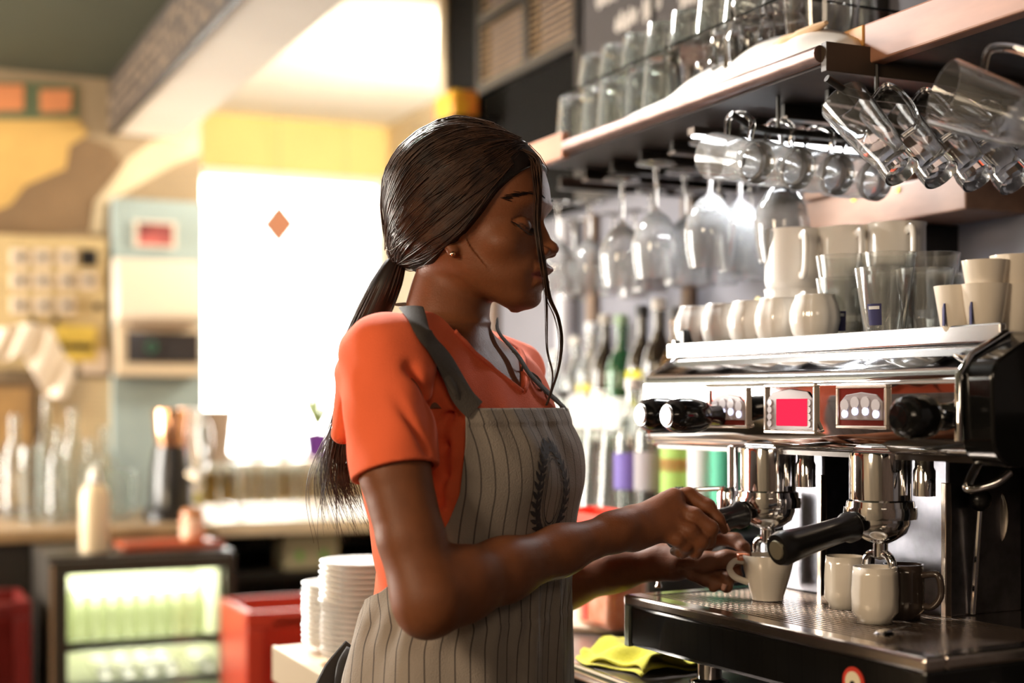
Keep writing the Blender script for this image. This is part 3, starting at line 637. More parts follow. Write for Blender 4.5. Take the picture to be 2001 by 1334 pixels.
# white liner curling up along the front of the shelf
ln = MB(); n = 40; pv = []
for i in range(n):
    t = i / (n - 1); yy = on_x(1602 - (1602 - 1185) * t, SX)[0]
    hgt = .062 * max(0, math.sin(math.pi * t) ** .6) * (1.15 - .35 * t)
    for j in range(8):
        v = j / 7; pv.append((-.222 + .05 * v * v + .006 * math.sin(t * 25), L(yy), .021 + hgt * v))
ln.add(pv, [(i * 8 + j, i * 8 + j + 1, (i + 1) * 8 + j + 1, (i + 1) * 8 + j) for i in range(n - 1) for j in range(7)])
o = obj('shelf_liner', ln, mat('white_liner', (.86, .82, .78), .6, noise=.08, nscale=30), None, True, solid=.003, loc=shf.location, rz=PHI)
tag(o, 'white liner sheet curling up along the shelf front', 'liner')
# driftwood-like scoop near the shelf corner
d, Y = on_x(1545, 1.17)
tag(obj('wooden_scoop', MB().tube(bez([(0, .10, .034), (0, .05, .045), (0, 0, .045), (0, -.06, .05)]), [.004, .006, .006, .006, .007, .007, .007, .008, .008, .009, .011, .013, .014, .014, .013, .012, .012, .013, .013, .012, .011, .010, .008, .006, .004], 10, flat=.6), mat('pale_wood', (.70, .48, .30), .5), loc=fw(PHI, 1.185, d, SZ + .02), rz=PHI), 'pale wooden scoop lying at the near corner of the shelf', 'scoop')
# tumblers upside down on the shelf: rows
T0 = glass_obj('shelf_tumbler', .029, .036, .10, GLASS_T, 20, up=True); first = True
rnd = random.Random(11)
rown = ['front row', 'second row', 'third row', 'rear row']
for row in range(4):
    m = 1.20 + row * .088
    for k in range(12):
        y = y1 - .06 - k * .079 - .02 * row
        if y < on_x(1310 - 10 * row, m)[0]: continue
        if first: o = T0; first = False
        else: o = dup(T0)
        o.location = fw(PHI, m + .01 * (k % 2), y, SZ + .0205); 
        if row == 0 and k > 7: o.scale = (1, 1, .8)
        tag(o, 'upturned tumbler on the shelf, %s from the far end of the %s' % (ORD[k], rown[row]), 'glass', 'tumblers on the shelf, ' + rown[row])
# second tier on a glass sheet in the middle
sht = MB(); yA = y1 - .10; yB = y1 - .72
tag(obj('glass_sheet', MB().bx(1.17, 1.50, yB - .04, yA + .04, 0, .004), GLASS, None, False, loc=(0, 0, SZ + .1215), rz=PHI), 'thin glass sheet lying on the upturned shelf tumblers', 'sheet')
for row in range(3):
    for k in range(0, 7):
        o = dup(T0); o.location = fw(PHI, 1.22 + row * .09, yA - .01 - k * .079 - row * .02, SZ + .1265); o.scale = (1, 1, .62)
        tag(o, 'upper-tier tumbler on the shelf, %s from the far end of its %s' % (ORD[k], rown[row]), 'glass', 'upper tier tumblers, ' + rown[row])
# big upturned tumbler, handled jars near the corner
d, Y = on_x(1347, 1.27)
tag(rest(glass_obj('large_tumbler', .040, .046, .125, GLASS, 32, up=True), PHI, 1.24, on_x(1347, 1.24)[0], SZ + .0205), 'single large upturned tumbler standing free in mid shelf', 'glass')
def jar(px, m, lab, s=1.0):
    d, Y = on_x(px, m); t = thing('handled_jar', lab, 'jar', fw(PHI, m, d, SZ + .0205), PHI - 1.2, 'handled jars on the shelf')
    p = [(0, 0), (.034, 0), (.040, .008), (.041, .075), (.034, .095), (.031, .10), (.033, .112), (.031, .128), (.028, .128), (.029, .1), (.032, .094), (.038, .074), (.037, .010), (0, .008)]
    obj('jar_body', MB().lathe([(r * s, h * s) for r, h in p], n=28), GLASS, t)
    obj('handle', MB().tube(bez([(-.038 * s, 0, .09 * s), (-.066 * s, 0, .085 * s), (-.064 * s, 0, .04 * s), (-.040 * s, 0, .02 * s)]), .006 * s, 8), GLASS, t)
    return t
jar(1420, 1.22, 'left of the handled jars, with its ring handle to the left', .8)
jar(1468, 1.20, 'handled glass jar in the middle of the shelf corner group', 1.0)
jar(1528, 1.23, 'handled glass jar second from the near end of the shelf', 1.0)
d, Y = on_x(1630, 1.22)
tag(rest(glass_obj('straight_glass', .045, .058, .15, GLASS, 32), PHI, 1.23, on_x(1622, 1.23)[0] + .02, SZ + .0215), 'large straight glass standing above the shelf corner', 'glass')
# rails under the shelf
rl = thing('glass_rack', 'black metal rails under the shelf that hold the glasses', 'rack', fw(PHI, SX + .24, ym, SZ - .02), PHI)
M_BR = mat('black_rail', (.02, .018, .016), .3, .4)
M_GR = mat('steel_channel', (.12, .10, .09), .3, .9)
for k in range(9):
    yy = y0 + .12 + k * .105
    r_ = obj('rail', MB().bx(-.14, .24, L(yy) - .011, L(yy) + .011, -.008, -.003), M_GR if k % 3 == 1 else M_BR, rl, False, .001)
    obj('rail_lip', MB().bx(-.14, .24, L(yy) - .004, L(yy) + .004, -.003, .015), M_BR, r_, False)
def hook_rail(px, z, n_len, m0=1.135):
    d, Y = on_x(px, m0); yl = d - ym; zz = z - (SZ - .02)
    obj('hook_rail', MB().tube([(m0 - SX - .24 - .02, yl, zz + .018), (m0 - SX - .24 + .01, yl, zz + .004), (m0 - SX - .24 + .04, yl, zz), (m0 - SX - .24 + n_len, yl, zz)], .005, 10), M_BR, rl)
    for q in (.06, n_len - .03): obj('rail_hanger', MB().tube([(m0 - SX - .24 + q, yl, zz), (m0 - SX - .24 + q, yl, .02)], .003, 6), M_BR, rl)
    return d
ZR1 = 1.712; ZR2 = 1.722
dA = hook_rail(1452, ZR1, .33); dB = hook_rail(1640, ZR2, .33, 1.15)
# light strip under the shelf
d, Y = on_x(1350, 1.15)
ls = thing('light_strip', 'bright white light strip under the shelf behind the hanging mugs', 'lamp', fw(PHI, 1.15, d, SZ - .035), PHI)
obj('profile', MB().bx(0, .34, -.010, .010, 0, .012), M_GR, ls, False, .001)
obj('diffuser', MB().bx(.005, .335, -.006, .006, -.003, 0), mat('strip_light', (1, 1, 1), .5, emit=(.93, .96, 1.), es=9), ls, False)
l = bpy.data.lights.new('strip_lamp', 'AREA'); l.shape = 'RECTANGLE'; l.size = .32; l.size_y = .02; l.energy = 2.2; l.color = (.95, .97, 1)
lo = bpy.data.objects.new('strip_lamp', l); COL.objects.link(lo); lo.parent = ls; lo.location = (.17, 0, -.006)
# wine glasses hanging by the foot
def wine_mb(s=1.0):
    """origin at foot plane (top), glass hangs downwards"""
    p = [(0, 0), (.034, -.001), (.034, -.003), (.006, -.008), (.0038, -.02), (.0036, -.075), (.006, -.082), (.022, -.095), (.037, -.118), (.041, -.142), (.039, -.17), (.033, -.20),
         (.0322, -.20), (.0378, -.17), (.0398, -.142), (.0358, -.119), (.021, -.0975), (.004, -.088), (0, -.087)]
    return MB().lathe([(r * s, z * s) for r, z in p], n=28)
wg = None; k = 0
WG = [(1090, 1.30, .93), (1152, 1.36, .93), (1216, 1.27, 1.0), (1272, 1.40, .98), (1282, 1.24, 1.0), (1338, 1.33, 1.02), (1350, 1.46, .95), (1388, 1.22, 1.0), (1405, 1.40, 1.0), (1446, 1.30, 1.0), (1466, 1.46, .95), (1528, 1.25, 1.02), (1120, 1.45, .9), (1200, 1.48, .9), (1240, 1.50, .95)]
WG.sort()
for px, m, s in WG:
    d, Y = on_x(px, m)
    if wg is None: wg = obj('wine_glass', wine_mb(), GLASS_S); o = wg
    else: o = dup(wg)
    o.scale = (s, s, s); o.location = fw(PHI, m, d, SZ - .031)
    tag(o, ORD[k] + ' wine glass from the left hanging by its foot under the shelf', 'glass', 'wine glasses hanging under the shelf'); k += 1
# mugs hanging by the handle
def mug_parts(r0, r1, h, t, hr, rootname, lab, grp):
    root = thing(rootname, lab, 'mug', (0, 0, 0), 0, grp)
    p = [(0, 0), (r0, 0), (r0 * 1.02, h * .1), (r0 * .93, h * .18), ((r0 + r1) / 2, h * .5), (r1, h * .98), (r1, h), (r1 - t, h), ((r0 + r1) / 2 - t, h * .5), (r0 * .9 - t, h * .2), (r0 * .5, h * .14), (0, h * .13)]
    obj('glass_body', MB().lathe(p, n=36), GLASS_S if h < .12 else GLASS_M, root)
    hz = h * .5
    obj('handle', MB().tube(bez([(r1 * .93, 0, h * .82), (r1 + hr * .75, 0, h * .86), (r1 + hr, 0, h * .62), (r1 + hr * .7, 0, h * .34), ((r0 + r1) / 2 * .97, 0, h * .30)], 7), .0052, 8, flat=.8), GLASS, root)
    return root
def hang(root, base, a, up):
    """place: base centre point, a = direction from rim to base (world), handle side up"""
    a = Vector(a).normalized(); zc = -a; xc = Vector(up) - zc * Vector(up).dot(zc); xc.normalize(); yc = zc.cross(xc)
    M_ = Matrix((xc, yc, zc)).transposed(); root.rotation_euler = M_.to_euler(); root.location = base
A1 = None; GLASS_M = mat('faintly_brightened_glass', (.96, .97, .98), .03, trans=.95, ior=1.45)  # a little white mixed in to lift the tall glasses like stronger light
nx_, ny_ = math.cos(PHI), math.sin(PHI)
for i in range(4):
    b = Vector(P3(1482, 318, 1.97)) + Vector((nx_, ny_, 0)) * (.069 * i) + Vector((0, 0, -.004 * i))
    if A1 is None: A1 = mug_parts(.029, .0340, .100, .003, .030, 'hanging_mug', 'x', 'small mugs hanging from the rail'); o = A1
    else: o = dup(A1)
    hang(o, b, (.50, -.83, -.24), (.12, .0, 1))
    tag(o, ORD[i] + ' small glass mug from the left on the front hook rail', 'mug', 'small mugs hanging from the rail')
A2 = None
for i in range(4):
    b = Vector(P3(1763, 335, 1.80)) + Vector((nx_, ny_, 0)) * (.063 * i) + Vector((0, 0, .0))
    if A2 is None: A2 = mug_parts(.0245, .0325, .138, .0028, .030, 'hanging_latte_glass', 'x', 'tall glasses hanging from the rail'); o = A2
    else: o = dup(A2)
    hang(o, b, (.42, -.50, -.75), (.35, .2, .9))
    tag(o, ORD[i] + ' tall handled glass from the left on the near hook rail', 'mug', 'tall glasses hanging from the rail')
o = dup(A2); hang(o, Vector(P3(2085, 262, 1.45)), (.75, -.52, -.42), (.3, .2, .9)); o.scale = (1.15, 1.15, 1.0)
o['label'] = 'large handled glass hanging nearest the camera, top right corner'; del o['group']
# wooden boards on the wall behind the mugs
xw = 1.50
for i, (z0, z1, pxr, lab) in enumerate([(1.612, 1.672, 1888, 'lowest wooden board on the wall, ending at the orange tag'), (1.676, 1.722, 1780, 'upper wooden board behind the hanging mugs')]):
    dn = on_x(pxr, xw)[0]; df = on_x(1570, xw)[0]
    t = thing('wall_board', lab, 'board', fw(PHI, XB - .001, (dn + df) / 2, z0), PHI)
    hh = (df - dn) / 2
    obj('plank', MB().bx(-.12, 0, -hh, hh, 0, z1 - z0), mat('pinkish_wood', (.32, .19, .135), .5, noise=.4, nscale=7, stretch=(3, 1, 3)), t, False, .003)
    if i == 0:
        for q in (-.05, .06): obj('yellow_dot', MB().cyl((-.123, q, .05), (-.12, q, .05), .005, 10), mat('yellow_dot', (.85, .7, .08), .5), t)
d, Y = on_x(1742, 1.50)
tag(obj('orange_tag', MB().bx(-.02, .0, -.033, .033, 0, .075), mat('orange_plastic', (.85, .10, .03), .35), None, None, .008, loc=fw(PHI, 1.52, d, 1.535), rz=PHI), 'bright orange block under the lowest wall board', 'tag')
tag(obj('tag_bracket', MB().bx(0, .10, -.02, .02, 0, .075), BLACK_PL, None, False, .002, loc=fw(PHI, 1.521, d, 1.535), rz=PHI), 'black bracket holding the orange block on the wall', 'bracket')
# ---------------------------------------------------------------- chalkboard, slatted shutters and yellow box on the bar wall
yn = on_x(1700, 1.60)[0]; yf = on_x(1140, 1.60)[0]
cbd = thing('chalkboard', 'dark grey chalkboard with white handwriting above the shelf', 'chalkboard', fw(PHI, XB - .001, (yn + yf) / 2, 2.2), PHI)
hh = (yf - yn) / 2
obj('board', MB().bx(-.02, 0, -hh, hh, -.36, .38), mat('chalk_grey', (.060, .052, .052), .7, noise=.25, nscale=4), cbd, False)
fr_ = MB(); fr_.bx(-.028, 0, -hh - .03, -hh, -.38, .40); fr_.bx(-.028, 0, hh, hh + .03, -.38, .40); fr_.bx(-.028, 0, -hh, hh, -.39, -.36)
obj('frame', fr_, mat('black_frame', (.02, .017, .015), .4), cbd, False, .002)
rnd = random.Random(8)
def scribble(yc, zc, n, h):
    pts = []; y = yc
    for i in range(n):
        pts += [(-.022, y, zc + rnd.uniform(0, .2) * h), (-.022, y - .008, zc + rnd.uniform(.5, 1) * h), (-.022, y - .014, zc + rnd.uniform(.2, .6) * h), (-.022, y - .008, zc - rnd.uniform(0, .25) * h)]
        y -= .021
    return MB().tube(bez(pts, 3), .0036, 5, flat=.4)
M_CH = mat('chalk', (.85, .80, .76), .9)
for (px, py, n, h) in [(1168, 12, 5, .045), (1258, 32, 4, .06), (1330, 12, 7, .04), (1205, 60, 5, .04), (1420, 4, 8, .04), (1330, -60, 9, .04)]:
    d, Y = on_x(px, 1.60); obj('handwriting', scribble(d - (yn + yf) / 2, zp(py, Y) - 2.2, n, h), M_CH, cbd)
M_SL = mat('tan_slat', (.62, .42, .24), .5, noise=.3, nscale=20, stretch=(1, .3, 5))
for k, (pa, pb, lab) in enumerate([(946, 1030, 'left slatted tan shutter in a black frame'), (1041, 1128, 'right slatted tan shutter beside the chalkboard')]):
    yb = on_x(pa, 1.60)[0]; ya = on_x(pb, 1.60)[0]; c = (ya + yb) / 2; hh = (yb - ya) / 2
    t = thing('shutter', lab, 'shutter', fw(PHI, XB - .001, c, 2.225), PHI)
    q = MB(); q.bx(-.035, 0, -hh - .02, -hh, -.03, .39); q.bx(-.035, 0, hh, hh + .02, -.03, .39); q.bx(-.035, 0, -hh, hh, -.03, 0); q.bx(-.035, 0, -hh, hh, .165, .19)
    obj('frame', q, mat('black_frame'), t, False, .002)
    for i in range(16):
        z = .012 + i * .0175 if i < 9 else .205 + (i - 9) * .02
        obj('slat', MB().prism([(-.028, z - .004), (-.004, z + .010), (-.002, z + .007), (-.026, z - .007)], 1, -hh, hh), M_SL, t, False)
d, Y = on_x(905, 1.52)
yb_ = thing('packet', 'yellow and orange packet on a bracket left of the shelf', 'packet', fw(PHI, 1.50, d, zp(238, Y)), PHI)
obj('bag', MB().bx(-.04, .04, -.07, .07, 0, .075), mat('yellow_orange_wrap', (.85, .55, .03), .4, col2=(.80, .18, .05), nscale=14), yb_, None, .01)
obj('flap', MB().bx(-.035, .035, .04, .085, .0, .06), mat('pink_wrap', (.75, .30, .22), .4), yb_, None, .006)
tag(obj('bracket', MB().bx(0, .16, -.08, .08, -.012, 0), BLACK_PL, None, False, .002, loc=fw(PHI, 1.455, d, zp(238, Y)), rz=PHI), 'small black wall ledge under the yellow packet', 'bracket')
# ================================================================== ESPRESSO MACHINE (frame MACH)
OX, OY, OZ = 1.06, 1.40, CT
EM = thing('espresso_machine', 'large chrome two-group espresso machine with a red square display', 'coffee machine', fw(PHA, OX, OY, OZ), PHA)
def mo(name, mb, m, parent=None, smooth=None, bevel=0., **k):
    mb.v = [(a - OX, b - OY, c - OZ) for a, b, c in mb.v]
    return obj(name, mb, m, parent or EM, smooth, bevel, **k)
def Ay(px, m): return on_x(px, m, PHA)[0]
def Az(px, py, m): return zp(py, on_x(px, m, PHA)[1])
yL, yR = 1.750, 1.132                      # far and near end of the upper body
prof = arc((1.205, 1.282), .022, 270, 180, 5) + [(1.178, 1.300)] + [(1.178, 1.346)] + arc((1.198, 1.346), .020, 180, 120, 5) + [(1.245, 1.392), (1.26, 1.398), (1.58, 1.398), (1.60, 1.38), (1.60, 1.26)]
ub = MB().prism(prof, 1, yR, yL)
M_PAN = mat('polished_panel', (.84, .83, .84), .055, 1, bump=.015, bscale=14)
mo('upper_body', ub, M_PAN, None, None, .004)
# tray for the cups on top, with raised front lip
yTL, yTR = Ay(1313, 1.245), Ay(1966, 1.245)
tp = MB(); tp.bx(1.236, 1.246, yTR, yTL, 1.390, 1.4115); tp.bx(1.246, 1.56, yTR, yTL, 1.398, 1.402); tp.bx(1.55, 1.56, yTR, yTL, 1.402, 1.43); tp.bx(1.246, 1.55, yTL - .006, yTL, 1.402, 1.418)
mo('cup_tray', tp, mat('bright_steel', (.80, .79, .79), .16, 1), None, False, .002)
mo('corner_foot', MB().box((1.262, yTL - .012, 1.418), (.02, .02, .03)), BLACK_PL, None, False, .003)
# black near end cheek and far end cheek
def cheek(y0, y1, grow, name, m):
    p = arc((1.21, 1.284), .028 + grow, 270, 180, 5) + arc((1.204, 1.346), .024 + grow, 180, 120, 5) + [(1.25, 1.400), (1.62, 1.400), (1.62, 1.25)]
    return mo(name, MB().prism(p, 1, y0, y1), m, None, None, .003)
cheek(yR - .045, yR, .004, 'end_cheek', BLACK_GL)
mo('cheek_trim', MB().tube([(1.172, yR - .002, 1.280), (1.172, yR - .002, 1.352), (1.19, yR - .002, 1.374), (1.245, yR - .002, 1.40)], .0045, 10), CHROME)
cheek(yL, yL + .012, -.002, 'end_plate', M_PAN)
# control panels
def panel(pa, pb, pt, pbm, name):
    a, b = Ay(pa, 1.178), Ay(pb, 1.178); pm_ = (pa + pb) / 2
    z1, z0 = Az(pm_, pt, 1.178), Az(pm_, pbm, 1.178)
    q = MB(); f = .004
    for bxx in ((b, a, z1 - f, z1), (b, a, z0, z0 + f), (a - f, a, z0 + f, z1 - f), (b, b + f, z0 + f, z1 - f)): q.bx(1.1735, 1.179, bxx[0], bxx[1], bxx[2], bxx[3])
    fr = mo(name, q, mat('pale_bezel', (.80, .70, .62), .25, .7), None, False, .001)
    return fr, a, b, z0, z1
M_BTNP = mat('grey_keypad', (.32, .28, .30), .35); M_BTN = mat('clear_button', (.66, .64, .70), .15, coat=.5); M_LED = mat('button_light', (.8, .8, 1), .4, emit=(.7, .75, 1.), es=1.1)
M_RPL = mat('dark_red_plate', (.30, .05, .04), .15, .6)
for pa, pb, pt, pbm, nb in ((1388, 1464, 757, 836, 4), (1638, 1737, 752, 838, 4)):
    fr, a, b, z0, z1 = panel(pa, pb, pt, pbm, 'button_panel')
    c = (a + b) / 2; w = (a - b)
    mo('red_plate', MB().bx(1.1762, 1.1785, b + .003, a - .003, z0 + .003, z1 - .003), M_RPL, fr, False)
    pts = [(-.42, .20), (.42, .20), (.42, .62), (.30, .78), (0, .84), (-.30, .78), (-.42, .62)]
    mo('keypad', MB().prism([(c + u * w, z0 + v * (z1 - z0)) for u, v in pts], 0, 1.1745, 1.177), M_BTNP, fr, False, .001)
    for i in range(nb):
        yb = c - (i - 1.5) * w * .205 * -1; zb = z0 + (z1 - z0) * (.54 + (.06 if i in (1, 2) else 0))
        bt = mo('button', MB().cyl((1.1725, yb, zb), (1.1748, yb, zb), w * .085, 14), M_BTN, fr)
        mo('button_lamp', MB().cyl((1.1722, yb, zb - (z1 - z0) * .2), (1.1747, yb, zb - (z1 - z0) * .2), w * .055, 10), M_LED, fr)
fr, a, b, z0, z1 = panel(1497, 1597, 750, 847, 'display_panel'); c = (a + b) / 2; w = a - b
mo('display_plate', MB().prism([(c + u * w, z0 + v * (z1 - z0)) for u, v in [(-.44, .08), (.44, .08), (.44, .70), (.34, .84), (0, .90), (-.34, .84), (-.44, .70)]], 0, 1.1755, 1.177), M_BTNP, fr, False, .001)
ya, yb2 = Ay(1518, 1.174), Ay(1578, 1.174)
mo('red_screen', MB().bx(1.1725, 1.1755, yb2, ya, Az(1548, 832, 1.174), Az(1548, 779, 1.174)), mat('red_screen', (.05, .0, .002), .7, emit=(1., .03, .085), es=.85, spec=0.), fr, False, .001)
for sy in (-1, 1):
    for j in range(4): mo('side_key', MB().cyl((1.1735, c + sy * w * .38, z0 + (z1 - z0) * (.2 + .14 * j)), (1.1757, c + sy * w * .38, z0 + (z1 - z0) * (.2 + .14 * j)), w * .045, 10), M_BTN, fr)
# steam knobs
def knob(px, py, mt, r, capm, name='steam_knob'):
    y = Ay(px, mt); z = Az(px, py, mt)
    ax = (-1, 0, 0); L_ = 1.178 - mt
    k = mo(name, MB().lathe([(0, 0), (r * .62, 0), (r * .62, L_ * .25), (r * .8, L_ * .32), (r * .88, L_ * .36), (r * 1.0, L_ * .5), (r * 1.0, L_ * .78), (r * .9, L_ * .92), (r * .66, L_), (0, L_)], (1.178, y, z), 36, ax, lobes=12, lamp=.05), BLACK_GL)
    mo('knob_cap', MB().lathe([(0, 0), (r * .62, 0), (r * .56, .003), (0, .004)], (mt + .0005, y, z), 24, ax), capm, k)
    return k
SILV = mat('silver_cap', (.80, .80, .86), .25, .8)
knob(1252, 810, 1.088, .0225, SILV); knob(1303, 812, 1.088, .0225, SILV); knob(1757, 815, 1.108, .0235, BLACK_GL)
# ---- base with drip tray
yl, yr = 1.625, 1.065
mo('base_box', MB().bx(1.063, 1.58, yr + .004, yl - .004, .992, 1.050), mat('black_enamel', (.006, .006, .006), .16, coat=.35), None, False, .006)
mo('base_corner', MB().bx(1.060, 1.075, yl - .012, yl + .001, .992, 1.050), mat('green_grey_edge', (.25, .28, .22), .3, .6), None, False, .002)
tr = MB(); tr.bx(1.058, 1.088, yr, yl, 1.047, 1.0625); tr.bx(1.088, 1.30, yr, yr + .030, 1.047, 1.0625); tr.bx(1.088, 1.58, yl - .030, yl, 1.047, 1.0625); tr.bx(1.30, 1.58, yr, yl - .03, 1.047, 1.0615)
mo('drip_tray_rim', tr, mat('warm_steel', (.70, .62, .56), .17, 1, noise=.15, nscale=40), None, False, .004)
mo('drip_basin', MB().bx(1.088, 1.30, yr + .030, yl - .030, 1.045, 1.050), BLACK_PL, None, False)
# perforated grille: bars both ways, joined (holes are a few millimetres)
gm = MB(); a = 1.088; nb_ = 22
for i in range(nb_ + 1): gm.bx(1.088 + i * .212 / nb_ - .0022, 1.088 + i * .212 / nb_ + .0022, yr + .03, yl - .03, 1.0588, 1.0618)
for i in range(40): yy = yr + .03 + (i + .5) * (yl - yr - .06) / 40; gm.bx(1.088, 1.30, yy - .0030, yy + .0030, 1.0575, 1.0605)
g = mo('grille', gm, mat('grille_steel', (.62, .54, .48), .25, 1), None, False); g['kind'] = 'stuff'
# feet
for yy in (1.50, 1.13):
    ft = mo('foot', MB().lathe([(0, 0), (.024, 0), (.024, .012), (.016, .015), (.016, .045), (0, .045)], (1.11, yy, .95), 20), CHROME)
    mo('rubber_pad', MB().lathe([(.0, 0), (.0265, 0), (.0265, .010), (0, .010)], (1.11, yy, .9501), 20), BLACK_PL, ft)
for yy in (1.50, 1.13): mo('foot', MB().lathe([(0, 0), (.02, 0), (.02, .045), (0, .045)], (1.52, yy, .9501), 16), CHROME)
# sticker on the front of the base (only its top shows)
yst, zst = Ay(1668, 1.062), Az(1668, 1322, 1.062)
st = mo('round_sticker', MB().lathe([(0, 0), (.017, 0), (.017, .0012), (0, .0012)], (1.0625, yst, zst - .006), 28, (-1, 0, 0)), mat('sticker_red', (.62, .05, .03), .4))
mo('sticker_disc', MB().lathe([(0, 0), (.012, 0), (.012, .0006), (0, .0006)], (1.0612, yst, zst - .006), 24, (-1, 0, 0)), mat('sticker_cream', (.80, .68, .45), .5), st)
mo('sticker_mark', MB().lathe([(0, 0), (.004, 0), (.004, .0006), (0, .0006)], (1.0605, yst, zst - .008), 14, (-1, 0, 0)), BLACK_PL, st)
# ---- steel columns behind the groups
M_MOT = mat('painted_reflection_steel', (.27, .27, .31), .33, 1, noise=.45, nscale=26, bump=.06, bscale=50)  # noise mottle puts broken reflections into the steel's colour
cy_ = [(1.490, 1.625), (1.264, 1.392)]
for y0_, y1_ in cy_:
    c = mo('column', MB().bx(1.292, 1.42, y0_, y1_, 1.061, 1.262), M_MOT, None, False, .003)
    mo('column_edge', MB().bx(1.286, 1.296, y0_ - .003, y0_ + .005, 1.061, 1.225), mat('warm_edge', (.85, .72, .60), .15, 1), c, False, .001)
mo('back_plate', MB().bx(1.43, 1.44, yR, yL, 1.061, 1.262), mat('dark_back', (.04, .032, .028), .3, .5), None, False)
mo('underside', MB().bx(1.20, 1.43, yR, yL, 1.255, 1.263), mat('dark_back'), None, False)
mo('black_pipe', MB().cyl((1.262, 1.556, 1.066), (1.262, 1.556, 1.20), .013, 16), BLACK_PL)
# ---- groups
GX = 1.21
M_HOSE = mat('black_rubber', (.012, .011, .011), .5)
def group(y, tip_dz=-.028):
    g = mo('group_head', MB().lathe([(0, 1.262), (.036, 1.262), (.037, 1.258), (.037, 1.206), (.040, 1.204), (.041, 1.196), (.036, 1.192), (0, 1.190)], (GX, y, 0), 40), CHROME)
    mo('group_bolt', MB().lathe([(0, 0), (.013, 0), (.013, .03), (.011, .034), (.011, .05), (0, .05)], (GX + .02, y - .052, 1.212), 16), CHROME, g)
    mo('collar_ring', MB().lathe([(.030, 1.197), (.043, 1.197), (.044, 1.190), (.043, 1.183), (.030, 1.183)], (GX, y, 0), 40, close=True), CHROME, g)
    pf = mo('portafilter', MB().lathe([(0, 1.186), (.0345, 1.186), (.0355, 1.178), (.031, 1.166), (.020, 1.158), (.010, 1.153), (0, 1.152)], (GX, y, 0), 36), CHROME)
    z0 = 1.178
    mo('handle_neck', MB().tube([(GX - .028, y, z0), (GX - .048, y, z0 - .003)], .008, 12), CHROME, pf)
    h0 = Vector((GX - .040, y, z0 - .002)); ax = Vector((-1, 0, tip_dz / .14)).normalized()
    mo('handle', MB().lathe([(0, 0), (.0150, 0), (.0182, .004), (.0182, .013), (.0150, .019), (.0155, .045), (.0170, .075), (.0195, .100), (.0205, .112), (.018, .120), (0, .121)], h0, 28, ax), BLACK_GL if 0 else BLACK_PL, pf)
    mo('handle_cap', MB().lathe([(0, 0), (.0115, 0), (.011, .002), (0, .0025)], h0 + ax * .1205, 20, ax), mat('brass_cap', (.55, .50, .36), .3, .8), pf)
    sp_ = MB(); sp_.lathe([(0, 0), (.009, 0), (.009, -.018), (0, -.018)], (GX, y, 1.155), 16)
    for s in (-1, 1): sp_.tube(bez([(GX, y, 1.138), (GX - .002, y + s * .012, 1.140), (GX - .002, y + s * .021, 1.133), (GX - .002, y + s * .023, 1.120)]), [.0055] * 22 + [.0048] * 3, 10)
    mo('spout', sp_, CHROME, pf)
    return g
Y1 = 1.504; Y2 = 1.292
group(Y1); group(Y2)
# small tap with hose tip left of group one, chrome post
yy = Ay(1408, 1.185)
mo('water_post', MB().cyl((1.20, Ay(1432, 1.2), 1.17), (1.20, Ay(1432, 1.2), 1.262), .0075, 14), CHROME)
w_ = mo('steam_valve', MB().lathe([(0, 0), (.012, 0), (.014, .02), (.013, .045), (.010, .052), (0, .052)], (1.19, Ay(1420, 1.19), 1.155), 20), CHROME)
yv = Ay(1420, 1.19)
mo('steam_arm', MB().tube(bez([(1.19, yv + .004, 1.205), (1.170, yv + .03, 1.203), (1.155, yv + .05, 1.200)]), .0035, 10), CHROME, w_)
hs = [(1.155, yv + .050, 1.200), (1.148, yv + .062, 1.199), (1.142, yv + .072, 1.192), (1.139, yv + .078, 1.182), (1.137, yv + .081, 1.170)]
hp = bez(hs, 6); mo('rubber_hose', MB().tube(hp, [.0052 + .0014 * (i % 2) for i in range(len(hp))], 10), M_HOSE, w_)
mo('steam_tip', MB().tube([hs[-1], (1.135, yv + .083, 1.07), (1.135, yv + .083, 1.064)], [.0035, .0035, .006], 10), CHROME, w_)
# right side: second steam wand
yw = Ay(1895, 1.22)
mo('steam_wand', MB().tube(bez([(1.24, yw, 1.262), (1.22, yw, 1.235), (1.215, yw - .004, 1.225), (1.235, yw - .022, 1.232), (1.25, yw - .03, 1.245)], 8), .005, 12), CHROME)
# ---- cups under the groups
def cup(name, px, py, m, r1, r0, h, lab, material, hang_=None, facets=0, handle=True, rzh=0.):
    y = Ay(px, m)
    t = thing(name, lab, 'cup', fw(PHA, m, y, 1.062), PHA + rzh)
    pr_ = [(0, .004), (r0 * .86, 0), (r0, .001), (r0 * 1.02, .005), (r0 + (r1 - r0) * .55, h * .5), (r1, h * .96), (r1, h), (r1 - .0025, h), (r0 + (r1 - r0) * .55 - .004, h * .5), (r0 * .8, .008), (0, .007)]
    obj('cup_body', MB().lathe(pr_, n=40), material, t)
    obj('handle', MB().tube(bez([(-r1 * .93, 0, h * .86), (-r1 - .010, 0, h * .87), (-r1 - .0165, 0, h * .70), (-r1 - .009, 0, h * .52), (-(r0 + r1) / 2 + .001, 0, h * .40)], 6), .0034, 10, flat=1.3), material, t)
    return t
CUP1 = cup('espresso_cup', 1500, 1168, 1.195, .0355, .0205, .060, 'white espresso cup under the first group, held by its handle', PORC_W, rzh=R_(-28.6 + 8))
